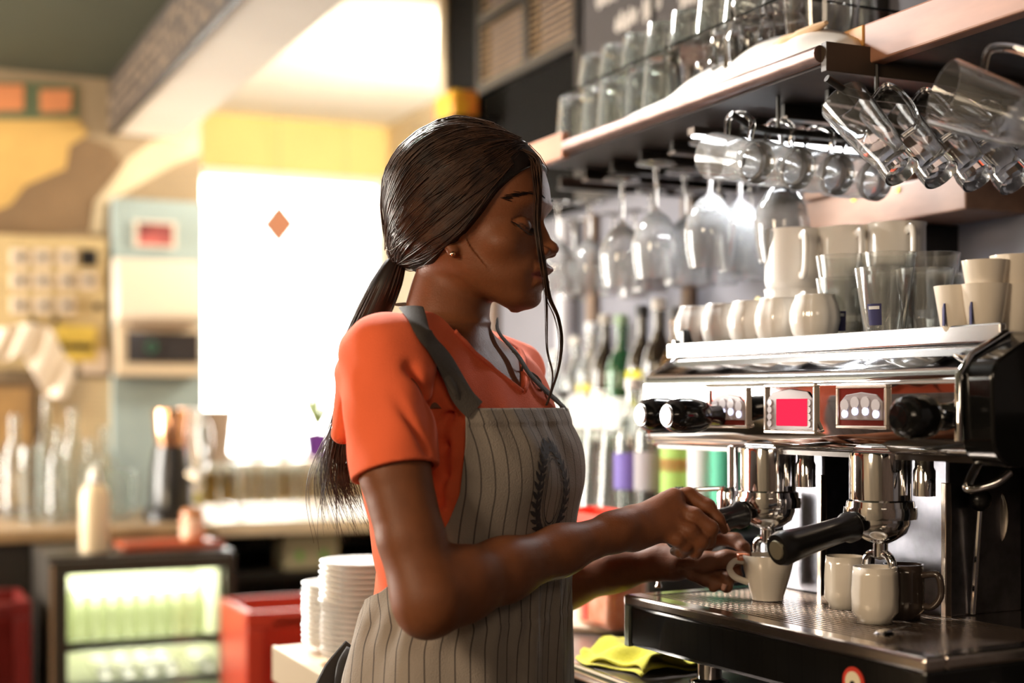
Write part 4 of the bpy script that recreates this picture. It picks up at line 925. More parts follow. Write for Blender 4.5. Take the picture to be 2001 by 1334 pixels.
def facet_mug(px, m, lab, name='faceted_mug', mt=PORC_W, rz=0., h=.066, r=.031):
    y = Ay(px, m); t = thing(name, lab, 'mug', fw(PHA, m, y, 1.062), PHA + rz)
    vs = MB(); n = 48
    def rr(a, k): 
        f = 8; b = (a % (2 * math.pi / f)) - math.pi / f; return k * math.cos(math.pi / f) / math.cos(b) * .6 + k * .4
    pr_ = [(0, .002), (.020, 0), (.021, .006), (.027, .013), (r, .024), (r * 1.02, h * .55), (r * .98, h * .85), (r * .93, h), (r * .86, h), (r * .88, h * .8), (r * .90, .03), (.018, .012), (0, .011)]
    v = []; f = []
    for q, z in pr_:
        for i in range(n): a = 2 * math.pi * i / n; k = rr(a, q) if .02 < z < h * .95 and q > r * .9 else q; v.append((k * math.cos(a), k * math.sin(a), z))
    for j in range(len(pr_) - 1):
        for i in range(n): A_ = j * n + i; B_ = j * n + (i + 1) % n; f.append((A_, B_, B_ + n, A_ + n))
    obj('mug_body', MB().add(v, f), mt, t, True)
    obj('handle', MB().tube(bez([(r * .95, 0, h * .82), (r + .018, 0, h * .84), (r + .022, 0, h * .5), (r + .012, 0, h * .28), (r * .95, 0, h * .26)], 6), .0042, 10), mt, t)
    return t
facet_mug(1652, 1.235, 'left of the two cream faceted mugs under the second group', rz=R_(60), r=.0265)
facet_mug(1710, 1.185, 'right cream faceted mug under the second group, nearer the tray edge', rz=R_(10), r=.0275)
facet_mug(1765, 1.235, 'dark faceted mug in the shade behind the two cream mugs', mt=mat('dark_glaze', (.05, .035, .028), .15, coat=.5), rz=R_(-70), r=.026)
# spoon lying on the tray
yy = Ay(1730, 1.12)
tag(obj('teaspoon', MB().tube(bez([(-.03, -.02, .004), (0, 0, .005), (.025, .012, .004), (.05, .02, .004)], 6), [.004, .007, .010, .011, .011, .009, .006, .003] + [.002] * 11, 10, flat=.35), CHROME, loc=fw(PHA, 1.125, yy, 1.0635), rz=PHA), 'small steel spoon lying on the drip tray before the mugs', 'spoon')
# ---- cups and glasses on top
TZ = 1.4022
RM0 = None
for i, px in enumerate((1362, 1414, 1468, 1521, 1592)):
    m = 1.290; y = Ay(px, m); loc = fw(PHA, m, y, TZ)
    if RM0 is None:
        RM0 = thing('round_mug', 'x', 'mug', loc, PHA)
        prm = [(0, .002), (.022, 0), (.024, .004), (.031, .016), (.0345, .032), (.034, .044), (.030, .057), (.0265, .064), (.027, .067), (.0245, .067), (.0245, .063), (.031, .043), (.031, .03), (.02, .008), (0, .007)]
        n = 48; v = []; f = []
        for q, z in prm:
            for k in range(n):
                a = 2 * math.pi * k / n; w = abs(math.cos(a * 3)); q2 = q * (1 - .055 * (w ** 10)) if q > .024 else q
                v.append((q2 * math.cos(a), q2 * math.sin(a), z))
        for j in range(len(prm) - 1):
            for k in range(n): A_ = j * n + k; B_ = j * n + (k + 1) % n; f.append((A_, B_, B_ + n, A_ + n))
        obj('mug_body', MB().add(v, f), PORC, RM0, True)
        obj('handle', MB().tube(bez([(.024, 0, .058), (.044, 0, .060), (.050, 0, .042), (.042, 0, .024), (.031, 0, .020)], 6), .004, 10), PORC, RM0)
        o = RM0
    else: o = dup(RM0, loc)
    o.rotation_euler[2] = PHA + R_(20 + 13 * (i % 3))
    tag(o, ORD[i] + ' round lobed white mug from the left along the tray edge', 'mug', 'round white mugs on the machine')
def straight_mug(px, m, z, lab, r=.041, h=.088):
    y = Ay(px, m); t = thing('tall_mug', lab, 'mug', fw(PHA, m, y, z), PHA + R_(246), None)
    obj('mug_body', MB().lathe([(0, .002), (r * .9, 0), (r * .96, .004), (r, .012), (r, h * .93), (r * 1.04, h), (r * 1.0, h), (r * .93, h * .9), (r * .93, .01), (0, .008)], n=40), PORC, t)
    obj('handle', MB().tube(bez([(r * .96, 0, h * .84), (r + .022, 0, h * .84), (r + .026, 0, h * .5), (r + .018, 0, h * .22), (r * .96, 0, h * .2)], 6), .0045, 10, flat=1.4), PORC, t)
    return t
for k, (px, m, nm) in enumerate(((1549, 1.378, 'leftmost'), (1655, 1.43, 'middle'), (1752, 1.46, 'right-hand'))):
    straight_mug(px, m, TZ, 'bottom mug of the %s stack of straight white mugs' % nm); straight_mug(px, m, TZ + .0885, 'top mug of the %s stack of straight white mugs' % nm)
# yellow-white sachet behind the first stack
tag(obj('sachet', MB().tube(bez([(0, 0, 0), (.004, .002, .03), (0, 0, .06), (.003, 0, .085)], 5), [.008, .014, .016, .017, .017, .016, .015, .016, .016, .015, .014, .012, .012, .01, .007, .004], 8, flat=.4), mat('yellow_white_paper', (.85, .80, .70), .6, col2=(.85, .6, .05), nscale=25), loc=fw(PHA, 1.400, Ay(1487, 1.40) + .012, TZ + .001), rz=PHA), 'crumpled yellow and white sachet peeking out left of the straight mugs', 'sachet')
def tumb(px, m, zi, lab, r0=.024, r1=.038, h=.092, name='tumbler'):
    y = Ay(px, m); o = glass_obj(name, r0, r1, h, mat('pale_brightened_glass', (.95, .97, .96), .04, trans=.88, ior=1.45), 30, t=.0022, base=.012)  # white mixed into the glass so the tumblers catch more brightness
    o.location = fw(PHA, m, y, TZ + zi); tag(o, lab, 'glass', 'tumblers on the machine'); return o
NAV = mat('navy_print', (.015, .015, .09), .5); PW = mat('white_print', (.7, .7, .72), .5)
sp_ = [(1648, 1.345, 2, 'left'), (1728, 1.290, 1, 'front'), (1735, 1.375, 2, 'middle'), (1808, 1.345, 1, 'near right'), (1822, 1.43, 2, 'rear right'), (1885, 1.45, 1, 'far right')]
for px, m, n, nm in sp_:
    for k in range(n):
        o = tumb(px, m, .031 * k, ('lower ' if k == 0 and n > 1 else 'upper ' if n > 1 else '') + 'clear tumbler in the %s spot among the tumblers on the machine' % nm)
        if k == 0 and nm in ('left', 'front'):
            # printed square with a pale band
            a = -2.25 if nm == 'front' else -2.0; r = .0285
            q = MB(); nn = 6; vs = []
            for i in range(nn):
                t = a + (i / (nn - 1) - .5) * .62
                for z_ in (.018, .045): rr = .024 + (.038 - .024) * z_ / .092 + .0008; vs.append((rr * math.cos(t), rr * math.sin(t), z_))
            q.add(vs, [(2 * i, 2 * i + 2, 2 * i + 3, 2 * i + 1) for i in range(nn - 1)])
            pr = obj('print', q, NAV, o, True)
            q = MB(); vs = []
            for i in range(nn):
                t = a + (i / (nn - 1) - .5) * .46
                for z_ in (.038, .042): rr = .024 + (.038 - .024) * z_ / .092 + .0014; vs.append((rr * math.cos(t), rr * math.sin(t), z_))
            q.add(vs, [(2 * i, 2 * i + 2, 2 * i + 3, 2 * i + 1) for i in range(nn - 1)]); obj('print_band', q, PW, pr, True)
def small_cup(px, m, zi, lab, s=1.0, tilt=0.):
    y = Ay(px, m); t = thing('small_cup', lab, 'cup', fw(PHA, m, y, TZ + zi), R_(6), 'small cups on the machine'); t.scale = (s, s, s)
    h = .056; r1, r0 = .028, .019
    obj('cup_body', MB().lathe([(0, .002), (r0 * .9, 0), (r0, .002), (r1, h), (r1 - .002, h), (r0 - .002, .006), (0, .005)], n=32), PORC_W, t)
    obj('handle', MB().tube(bez([(r1 * .9, 0, h * .84), (r1 + .013, 0, h * .8), (r1 + .012, 0, h * .5), (r0 + .003, 0, h * .3)], 6), .003, 8), PORC_W, t)
    if zi == 0: obj('purple_print', MB().box((-r0 * .95 - .0035, -.010, .022), (.0015, .006, .026)), NAV, t, False)
    t.rotation_euler[0] = tilt; return t
small_cup(1872, 1.255, 0, 'left small cup at the near end of the tray'); small_cup(1925, 1.262, 0, 'right small cup at the near end of the tray')
small_cup(1925, 1.262, .030, 'small cup stacked on top of the near end pair', .95)
small_cup(1985, 1.30, .0, 'small cup at the right edge of the picture'); o = small_cup(1985, 1.30, .031, 'topmost small cup at the right edge of the picture', 1.05)
# ---- tools hanging in the dark right of the machine columns
hr = thing('tool_rail', 'dark rail on the machine back with hanging bar tools', 'rail', fw(PHA, 1.40, 1.12, 1.262), PHA)
obj('bar', MB().cyl((0, -.09, -.04), (0, .10, -.04), .004, 10), M_BR, hr)
obj('bracket', MB().bx(-.004, .004, .09, .10, -.045, 0.0), M_BR, hr, False); obj('bracket', MB().bx(-.004, .004, -.09, -.08, -.045, 0.0), M_BR, hr, False)
def spoon(px, zt, Ln, lab, r):
    y = Ay(px, 1.385); t = thing('long_spoon', lab, 'spoon', fw(PHA, 1.385, y, zt), PHA)
    obj('bowl', MB().sphere((0, 0, -.045), r, 18, (.25, 1, 2.0)), mat('dull_steel', (.50, .46, .42), .3, 1), t)
    obj('stem', MB().tube([(0, 0, -.045 - r * 1.9), (0, 0, -Ln)], [.004, .0028], 8), mat('dull_steel'), t)
    obj('hook', MB().tube(bez([(0, 0, -.012), (.004, 0, .004), (.012, 0, .008), (.016, 0, 0)]), .002, 8), mat('dull_steel'), t); return t
spoon(1872, 1.225, .16, 'left hanging spoon with an oval bowl, near the column', .016); spoon(1950, 1.225, .16, 'right hanging spoon with an oval bowl', .017)
y = Ay(1915, 1.33); t = thing('stirrer', 'long stirrer with a round black knob between the hanging spoons', 'stirrer', fw(PHA, 1.33, y, 1.0635), PHA)
obj('rod', MB().tube([(.0, .012, 0), (0, 0, .13)], .0035, 8), CHROME, t); obj('ball', MB().sphere((0, 0, .14), .014, 16), BLACK_PL, t)
# dark grinder at the right edge
gx = thing('bean_grinder', 'tall black grinder body at the right edge beside the machine', 'grinder', fw(PHA, 1.46, .95, CT), PHA)
obj('body', MB().bx(-.09, .09, -.07, .07, 0, .36), BLACK_PL, gx, False, .012)
obj('hopper', MB().lathe([(0, .36), (.05, .36), (.075, .50), (.075, .53), (0, .54)], n=26), mat('dark_smoke', (.05, .04, .035), .15, coat=.3), gx)
obj('base', MB().bx(-.10, .10, -.08, .08, 0.0, .03), BLACK_GL, gx, False, .006)
# ================================================================== THE WOMAN
import openvdb
YH = 1.80; PXM = YH / FP                 # metres per photo pixel at the head
def tabf(pairs, sig=4.0):
    """(row, value) pairs -> smooth function of row"""
    p = sorted(pairs); xs = np.arange(p[0][0], p[-1][0] + 1, 1.0); ys = np.interp(xs, [a for a, b in p], [b for a, b in p])
    if sig > 0:
        k = np.arange(-int(4 * sig), int(4 * sig) + 1); w = np.exp(-.5 * (k / sig) ** 2); w /= w.sum()
        n = len(k) // 2; pad = np.concatenate([2 * ys[0] - ys[n:0:-1], ys, 2 * ys[-1] - ys[-2:-n - 2:-1]]) if len(ys) > n + 2 else np.pad(ys, n, 'edge')
        ys = np.convolve(pad, w, 'valid')
    return lambda r: np.interp(r, xs, ys)
class Vol:
    def __init__(s, lo, hi, h):
        s.lo = np.array(lo, float); s.h = h; s.n = np.ceil((np.array(hi) - s.lo) / h).astype(int) + 1
        s.ax = [(s.lo[i] + h * np.arange(s.n[i])).astype(np.float32) for i in range(3)]
        s.a = np.full(tuple(s.n), .06, np.float32)
    def sl(s, lo, hi, pad):
        i0 = np.clip(np.floor((np.array(lo) - pad - s.lo) / s.h).astype(int), 0, s.n); i1 = np.clip(np.ceil((np.array(hi) + pad - s.lo) / s.h).astype(int) + 1, 0, s.n)
        S = tuple(slice(a, b) for a, b in zip(i0, i1)); X = s.ax[0][S[0]][:, None, None]; Y = s.ax[1][S[1]][None, :, None]; Z = s.ax[2][S[2]][None, None, :]
        return S, X, Y, Z
    def add(s, fn, lo, hi, k=.004, mode='u'):
        S, X, Y, Z = s.sl(lo, hi, .03)
        if s.a[S].size == 0: return
        d = fn(X, Y, Z).astype(np.float32); a = s.a[S]
        if mode == 'u': h = np.maximum(k - np.abs(a - d), 0) / max(k, 1e-9); s.a[S] = np.minimum(a, d) - h * h * k * .25
        elif mode == 's': h = np.maximum(k - np.abs(a + d), 0) / max(k, 1e-9); s.a[S] = np.maximum(a, -d) + h * h * k * .25
        elif mode == 'i': h = np.maximum(k - np.abs(a - d), 0) / max(k, 1e-9); s.a[S] = np.maximum(a, d) + h * h * k * .25
    def cone(s, a, b, ra, rb, k=.006, mode='u'):
        a = np.array(a, float); b = np.array(b, float); ab = b - a; L2 = ab @ ab + 1e-12; R = max(ra, rb)
        def fn(X, Y, Z):
            t = np.clip(((X - a[0]) * ab[0] + (Y - a[1]) * ab[1] + (Z - a[2]) * ab[2]) / L2, 0, 1)
            return np.sqrt((X - a[0] - t * ab[0]) ** 2 + (Y - a[1] - t * ab[1]) ** 2 + (Z - a[2] - t * ab[2]) ** 2) - (ra + (rb - ra) * t)
        s.add(fn, np.minimum(a, b) - R, np.maximum(a, b) + R, k, mode)
    def ell(s, c, r, k=.006, mode='u', ax=None):
        c = np.array(c, float); r = np.array(r, float); A = np.eye(3) if ax is None else np.array(ax, float)
        def fn(X, Y, Z):
            x, y, z = X - c[0], Y - c[1], Z - c[2]
            q = [(A[i, 0] * x + A[i, 1] * y + A[i, 2] * z) for i in range(3)]
            k0 = np.sqrt(sum((q[i] / r[i]) ** 2 for i in range(3))); k1 = np.sqrt(sum((q[i] / r[i] ** 2) ** 2 for i in range(3))) + 1e-6
            return k0 * (k0 - 1) / k1
        R = r.max(); s.add(fn, c - R, c + R, k, mode)
    def sample(s, P):
        q = (np.asarray(P) - s.lo) / s.h; i = np.clip(np.floor(q).astype(int), 0, s.n - 2); f = q - i; o = 0
        for dx in (0, 1):
            for dy in (0, 1):
                for dz in (0, 1):
                    w = (f[..., 0] if dx else 1 - f[..., 0]) * (f[..., 1] if dy else 1 - f[..., 1]) * (f[..., 2] if dz else 1 - f[..., 2])
                    o = o + w * s.a[i[..., 0] + dx, i[..., 1] + dy, i[..., 2] + dz]
        return o
    def grad(s, P, e=.002):
        return np.stack([(s.sample(P + e * np.eye(3)[i]) - s.sample(P - e * np.eye(3)[i])) / (2 * e) for i in range(3)], -1)
    def project(s, P, off, it=5):
        P = np.array(P, float)
        for _ in range(it):
            d = s.sample(P) - off; g = s.grad(P); g /= (np.linalg.norm(g, axis=-1, keepdims=True) + 1e-6); P = P - g * d[..., None] * .9
        return P
    def hit(s, px, py, off=0.002, y0=1.45, y1=2.1):
        """first surface met by the sight line"""
        for Y in np.arange(y0, y1, .001):
            if s.sample(P3(px, py, Y)[None])[0] < off: return P3(px, py, Y)
        return P3(px, py, y1)
    def quads(s):
        g = openvdb.FloatGrid(.06); g.copyFromArray(s.a); p, q = g.convertToQuads(isovalue=0.0)
        return p * s.h + s.lo, q
def join_vols(name, vols):
    V = []; F = []; k = 0
    for v in vols: p, q = v.quads() if isinstance(v, Vol) else v; V.append(p); F.append(q + k); k += len(p)
    V = np.concatenate(V).astype(np.float32); F = np.concatenate(F).astype(np.int32)[:, ::-1]
    me = bpy.data.meshes.new(name); me.vertices.add(len(V)); me.vertices.foreach_set('co', V.ravel())
    me.loops.add(F.size); me.loops.foreach_set('vertex_index', F.ravel()); me.polygons.add(len(F))
    me.polygons.foreach_set('loop_start', np.arange(0, F.size, 4)); me.polygons.foreach_set('use_smooth', np.ones(len(F), bool))
    me.update(calc_edges=True); me.validate(); 
    bm = bmesh.new(); bm.from_mesh(me); bmesh.ops.recalc_face_normals(bm, faces=bm.faces); bm.to_mesh(me); bm.free()
    return me
# ---------------------------------------------------------------- head (faces photo right, turned a little to the camera)
HC = P3(930, 790, YH); HC[2] = H
yaw = R_(19); Fh = np.array([math.cos(yaw), -math.sin(yaw), 0]); Rh = np.array([-math.sin(yaw), -math.cos(yaw), 0])
CY = math.cos(yaw)
def hf(px): return (px - 930) * PXM / CY
def hw(s, px, py): return np.array([HC[0], HC[1], 0]) + Fh * hf(px) + Rh * s + np.array([0, 0, H + (HOR - py) * PXM])
def hloc(X, Y, Z): dx, dy = X - HC[0], Y - HC[1]; return dx * Rh[0] + dy * Rh[1], dx * Fh[0] + dy * Fh[1], HOR - (Z - H) / PXM
T_F = tabf([(236, 900), (250, 962), (280, 1018), (310, 1043), (340, 1059), (370, 1067), (395, 1070), (408, 1070), (420, 1067), (436, 1062), (450, 1061), (470, 1060), (500, 1060), (520, 1063), (535, 1064), (550, 1060), (566, 1055), (576, 1051), (586, 1050), (595, 1045), (602, 1036), (607, 1022), (612, 1004)], 2.5)
T_B = tabf([(236, 900), (250, 850), (270, 815), (300, 792), (340, 778), (400, 772), (440, 778), (470, 790), (495, 810), (515, 835), (535, 860), (550, 885), (562, 902), (572, 922), (582, 948), (592, 972), (600, 985), (607, 998), (612, 1003)], 3)
T_W = tabf([(236, .01), (250, .040), (275, .058), (310, .068), (350, .0735), (400, .0735), (440, .070), (480, .0655), (510, .0615), (535, .0575), (555, .052), (575, .042), (590, .034), (600, .026), (607, .016), (612, .006)], 4)
T_N = tabf([(425, 0), (436, 1), (450, 6), (460, 10), (472, 15), (482, 20), (488, 23), (494, 24.5), (499, 22), (503, 14), (507, 5), (511, 0), (530, 0)], 1.2)
T_NW = tabf([(425, .0055), (450, .0058), (470, .0075), (485, .0095), (495, .0115), (510, .012)], 3)
def g1(x, s): return np.exp(-.5 * (x / s) ** 2)
def head_fn(X, Y, Z):
    s, f, r = hloc(X, Y, Z); s = s + 0 * r; r = r + 0 * s; sa = np.abs(s)
    d = T_N(r) * PXM / CY * np.exp(-(sa / T_NW(r)) ** 2.2)
    mouth = np.clip(1 - (sa / .0255) ** 2, 0, 1)
    d = d + (.0098 * g1(r - 530, 6.5) * np.sqrt(mouth) * (1 - .10 * g1(sa, .003)) + .0085 * g1(r - 556, 6.5) * np.sqrt(np.clip(1 - (sa / .022) ** 2, 0, 1))) - .0042 * g1(r - 543.5, 1.7) * mouth ** .5
    d = d - .0015 * g1(sa, .0035) * g1(r - 518, 5)
    d = d - .0075 * g1(sa - .030, .0125) * g1(r - 440, 15) - .004 * g1(sa - .012, .007) * g1(r - 443, 9)
    d = d + .0025 * g1(sa - .028, .016) * g1(r - 408, 7) + .002 * g1(sa - .034, .014) * g1(r - 480, 14) - .002 * g1(sa - .027, .006) * g1(r - 545, 10)
    F = hf(T_F(r)); B = hf(T_B(r)); c = (F * .46 + B * .54); Wd = T_W(r) - .0035 * g1(r - 500, 26) * (f > c + .02) * 1.0
    fr = f > c; ff = np.where(fr, f - d, f)
    a = sa / np.maximum(Wd, .004); b = np.where(fr, (ff - c) / np.maximum(F - c, .006), (c - ff) / np.maximum(c - B, .006))
    b = np.maximum(b, 0); p = np.where(fr, 2.35, 2.1)
    g = (a ** p + b ** p) ** (1 / p); m = np.minimum(Wd, np.where(fr, F - c, c - B))
    dd = (g - 1) * np.maximum(m, .012) * .85
    top = (237 - r) * PXM; bot = (r - 612) * PXM
    return np.maximum(np.maximum(dd, top), bot)
vh = Vol(hw(0, 900, 0)[:3] * [1, 1, 0] + [-.165, -.15, 1.315], hw(0, 900, 0) * [1, 1, 0] + [.17, .15, 1.70], .0016)
vh.add(head_fn, hw(0, 930, 640) - .2, hw(0, 930, 230) + .2, 0)
kz = int((H + (HOR - 586) * PXM - vh.lo[2]) / vh.h)
for _ in range(5):
    a_ = vh.a[:, :, :kz + 3]; b_ = (a_[:-2, 1:-1, 1:-1] + a_[2:, 1:-1, 1:-1] + a_[1:-1, :-2, 1:-1] + a_[1:-1, 2:, 1:-1] + a_[1:-1, 1:-1, :-2] + a_[1:-1, 1:-1, 2:] + 2 * a_[1:-1, 1:-1, 1:-1]) / 8; vh.a[1:-1, 1:-1, 1:kz + 2] = b_
for sg in (1, -1):
    vh.ell(hw(sg * .0305, 1032, 451), (.0125, .0135, .0118), .0035)          # closed eye under its lid
    vh.ell(hw(sg * .0135, 1068, 498), (.0078, .0065, .0058), .004)           # wing of the nose
    vh.ell(hw(sg * .0075, 1076, 507), (.0030, .0050, .0036), .0015, 's')     # nostril
    vh.ell(hw(sg * .046, 1006, 486), (.018, .018, .015), .02)                # cheekbone
    # ear
    for (dx, dy, rr) in [(0, 0, .0075), (-8, -12, .0065), (-10, -26, .0065), (-4, -38, .006), (6, -40, .0055), (12, -30, .005)]:
        vh.ell(hw(sg * .0665, 922 + dx, 500 + dy), (rr, rr * .8, rr), .006)
    vh.ell(hw(sg * .070, 924, 478), (.0045, .004, .006), .003, 's')
vh.ell(hw(0, 1077, 491), (.0085, .0085, .0075), .005)                         # tip of the nose
vh.ell(hw(0, 1029, 588), (.015, .014, .012), .012)                            # chin
# crease of the closed lid (near and far)
for sg in (1, -1):
    pr = [vh.project(np.array([hw(sg * ss, px, py)]), 0)[0] for ss, px, py in ((.041, 1012, 452), (.037, 1024, 458), (.030, 1036, 460), (.022, 1040, 457))]
    for a, b in zip(pr[:-1], pr[1:]): vh.cone(a, b, .0009, .0009, .0012, 's')
    pr = [vh.project(np.array([hw(sg * ss, px, py)]), 0)[0] for ss, px, py in ((.040, 1012, 440), (.034, 1026, 436), (.025, 1038, 438))]
    for a, b in zip(pr[:-1], pr[1:]): vh.cone(a, b, .0008, .0008, .0016, 's')
# neck and the top of the chest
NK = [P3(892, 520, 1.82), P3(878, 590, 1.815), P3(868, 640, 1.81), P3(862, 690, 1.80)]
vh.cone(NK[0], NK[1], .048, .0475, .02); vh.cone(NK[1], NK[2], .0475, .0485, .02); vh.cone(NK[2], NK[3], .0485, .062, .02)
# ---------------------------------------------------------------- torso
BY = R_(30); Fb = np.array([math.cos(BY), -math.sin(BY), 0]); Rb = np.array([-math.sin(BY), -math.cos(BY), 0])
T_C = tabf([(640, 868), (700, 876), (750, 884), (800, 893), (860, 903), (950, 912), (1050, 920), (1150, 921), (1230, 908), (1300, 899), (1400, 894), (1480, 894)], 12)
T_TW = tabf([(640, .055), (665, .095), (690, .140), (720, .158), (760, .162), (800, .158), (860, .152), (950, .146), (1050, .138), (1150, .134), (1230, .146), (1300, .157), (1400, .164), (1480, .165)], 9); _tw = T_TW; T_TW = lambda r: _tw(r) * .95
T_TD = tabf([(640, .050), (665, .062), (700, .082), (750, .098), (800, .108), (860, .116), (950, .119), (1050, .110), (1150, .104), (1230, .109), (1300, .114), (1400, .118), (1480, .12)], 9); _td = T_TD; T_TD = lambda r: _td(r) * .94
def bloc(X, Y, Z):
    r = HOR - (Z - H) / PXM; cx = (T_C(r) - 1000.5) * PXM; dx, dy = X - cx, Y - YH
    return dx * Rb[0] + dy * Rb[1], dx * Fb[0] + dy * Fb[1], r
def torso_fn(X, Y, Z):
    s, f, r = bloc(X, Y, Z); w, d = T_TW(r), T_TD(r)
    bust = .014 * (g1(s - .068, .042) + g1(s + .068, .042)) * g1(r - 905, 60)
    f = np.where(f > 0, f - bust * np.clip(f / .06, 0, 1), f)
    g = (np.abs(s / w) ** 2.3 + np.abs(f / d) ** 2.3) ** (1 / 2.3)
    return np.maximum((g - 1) * np.minimum(w, d) * .85, (640 - r) * PXM)
def world_b(s, f, py): r = py; return np.array([(T_C(r) - 1000.5) * PXM, YH, 0]) + Rb * s + Fb * f + np.array([0, 0, H + (HOR - py) * PXM])
vh.add(torso_fn, world_b(0, 0, 800) - [.2, .2, .05], world_b(0, 0, 630) + [.2, .2, 0], .02)
for a, b in ((world_b(.030, .058, 700), world_b(.085, .050, 688)), (world_b(-.030, .058, 700), world_b(-.085, .050, 688))): vh.cone(a, b, .007, .006, .012)   # collar bones
# ---------------------------------------------------------------- arms and hands
def arm_vol(lo, hi, h): return Vol(lo, hi, h)
def chain(v, pts, rr, k=.006):
    for i in range(len(pts) - 1): v.cone(pts[i], pts[i + 1], rr[i], rr[i + 1], k)
SH = P3(750, 712, 1.645); EL = P3(835, 1168, 1.575); WR = P3(1205, 1038, 1.765)
va = arm_vol((-.24, 1.50, 1.03), (.29, 1.92, 1.40), .0019)
chain(va, [SH, P3(772, 925, 1.607), P3(803, 1050, 1.588), EL], [.044, .0400, .0378, .0378], .006)
va.ell(P3(828, 1205, 1.57), (.018, .020, .018), .02)
chain(va, [EL + [.006, 0, 0], P3(900, 1142, 1.61), P3(985, 1113, 1.655), P3(1095, 1075, 1.715), WR], [.0385, .0400, .0345, .0275, .0225], .022)
va.ell(P3(1185, 1022, 1.755), (.010, .010, .008), .012)
# near hand
pal = [P3(1235, 1028, 1.785), P3(1275, 1012, 1.80), P3(1308, 1002, 1.812)]
va.cone(WR, pal[0], .0225, .0255, .018)
for off, ra, rb in ((-17, .017, .0135), (0, .0185, .015), (17, .0175, .014), (32, .0155, .0125)):
    va.cone(P3(1238, 1030 + off * .55, 1.79 - off * .0003), P3(1312 + (4 if off < 20 else -8), 994 + off * 1.25, 1.815 - off * .0006), ra, rb, .014)
def finger(v, pts, rr, k=.0045): chain(v, [P3(*p) for p in pts], rr, k)
finger(va, [(1300, 978, 1.835), (1345, 968, 1.835), (1383, 990, 1.825), (1403, 1015, 1.820), (1415, 1034, 1.820)], [.0125, .0105, .0098, .0082, .0062])
finger(va, [(1318, 995, 1.815), (1356, 1008, 1.802), (1388, 1032, 1.800), (1384, 1056, 1.808), (1368, 1066, 1.820)], [.0125, .0108, .0102, .0090, .0072])
finger(va, [(1312, 1022, 1.800), (1348, 1037, 1.792), (1370, 1058, 1.796), (1358, 1078, 1.806), (1342, 1078, 1.820)], [.0122, .0102, .0096, .0085, .0070])
finger(va, [(1298, 1042, 1.792), (1324, 1054, 1.790), (1340, 1066, 1.796), (1332, 1078, 1.808), (1318, 1076, 1.820)], [.0110, .0090, .0084, .0076, .0062])
finger(va, [(1260, 1010, 1.83), (1306, 1012, 1.868), (1345, 1034, 1.872), (1372, 1046, 1.868)], [.0150, .0125, .0110, .0085], .008)
# far arm and hand
vf = arm_vol((-.10, 1.82, 1.00), (.36, 2.06, 1.20), .0019)
E2 = P3(1000, 1175, 2.0); W2 = P3(1288, 1097, 1.935)
chain(vf, [E2, P3(1100, 1138, 1.985), P3(1200, 1112, 1.955), W2], [.040, .036, .028, .0225], .02)
vf.cone(W2, P3(1320, 1096, 1.925), .0225, .024, .016)
for off, ra, rb in ((-22, .017, .013), (-4, .018, .014), (14, .0165, .0135)):
    vf.cone(P3(1318, 1098 + off * .4, 1.925 + off * -.0006), P3(1370, 1092 + off * 1.15, 1.915 - off * .0008), ra, rb, .014)
finger(vf, [(1362, 1068, 1.935), (1404, 1050, 1.925), (1438, 1056, 1.912), (1453, 1070, 1.898), (1460, 1086, 1.890)], [.0122, .0102, .0098, .0084, .0064])
finger(vf, [(1330, 1100, 1.905), (1378, 1098, 1.892), (1420, 1092, 1.882), (1455, 1090, 1.877)], [.0150, .0128, .0112, .0078], .008)
finger(vf, [(1366, 1096, 1.918), (1402, 1100, 1.918), (1434, 1106, 1.910), (1438, 1124, 1.900), (1424, 1130, 1.892)], [.0118, .0098, .0092, .0084, .0070])
finger(vf, [(1360, 1112, 1.908), (1392, 1120, 1.906), (1420, 1130, 1.898), (1420, 1146, 1.892), (1408, 1142, 1.888)], [.0112, .0094, .0088, .0074, .0060])
finger(vf, [(1352, 1120, 1.900), (1378, 1132, 1.898), (1398, 1138, 1.892), (1394, 1148, 1.890)], [.0100, .0084, .0076, .0062])
SKIN_N = []
body_me = join_vols('person', [vh, va, vf])
# colour of lips, brows-shade and palms as a colour attribute of the skin itself
n = len(body_me.vertices); co = np.zeros(n * 3, np.float32); body_me.vertices.foreach_get('co', co); co = co.reshape(-1, 3)
s_, f_, r_ = hloc(co[:, 0], co[:, 1], co[:, 2]); sa = np.abs(s_)
base = np.array([.225, .078, .031]); lip = np.array([.30, .085, .065]); pale = np.array([.27, .125, .075]); dark = np.array([.022, .010, .007])
C = np.tile(base, (n, 1)); infr = (f_ > hf(1022)) & (co[:, 2] > 1.40)
ml = infr & (sa < .0265)
wl = np.where(ml, np.clip(1.25 - np.abs(r_ - 543) / (14 * np.sqrt(np.clip(1 - (sa / .0275) ** 2, .05, 1))), 0, 1), 0)[:, None]
C = C * (1 - wl) + lip * wl
lash = np.zeros(n)
for sg in (1, -1):
    P = np.array([hw(sg * ss, px, py) for ss, px, py in ((.043, 1008, 450), (.037, 1022, 457.5), (.030, 1035, 459.5), (.021, 1041, 456))])
    for a, b in zip(P[:-1], P[1:]):
        sl_, _, rl_ = hloc(np.array([a[0], b[0]]), np.array([a[1], b[1]]), np.array([a[2], b[2]]))
        t = np.clip((s_ - sl_[0]) / (sl_[1] - sl_[0]), 0, 1); rr = rl_[0] + t * (rl_[1] - rl_[0])
        ds = s_ - (sl_[0] + t * (sl_[1] - sl_[0]))
        lash = np.maximum(lash, np.where((f_ > hf(1000)) & (np.abs(ds) < .002), np.exp(-((r_ - rr) / 2.2) ** 2), 0))
C = C * (1 - lash[:, None] * .9) + dark * lash[:, None] * .9
far = (co[:, 1] > 1.86) & (co[:, 0] > .21) & (co[:, 2] < 1.2); C[far] = C[far] * .6 + pale * .4
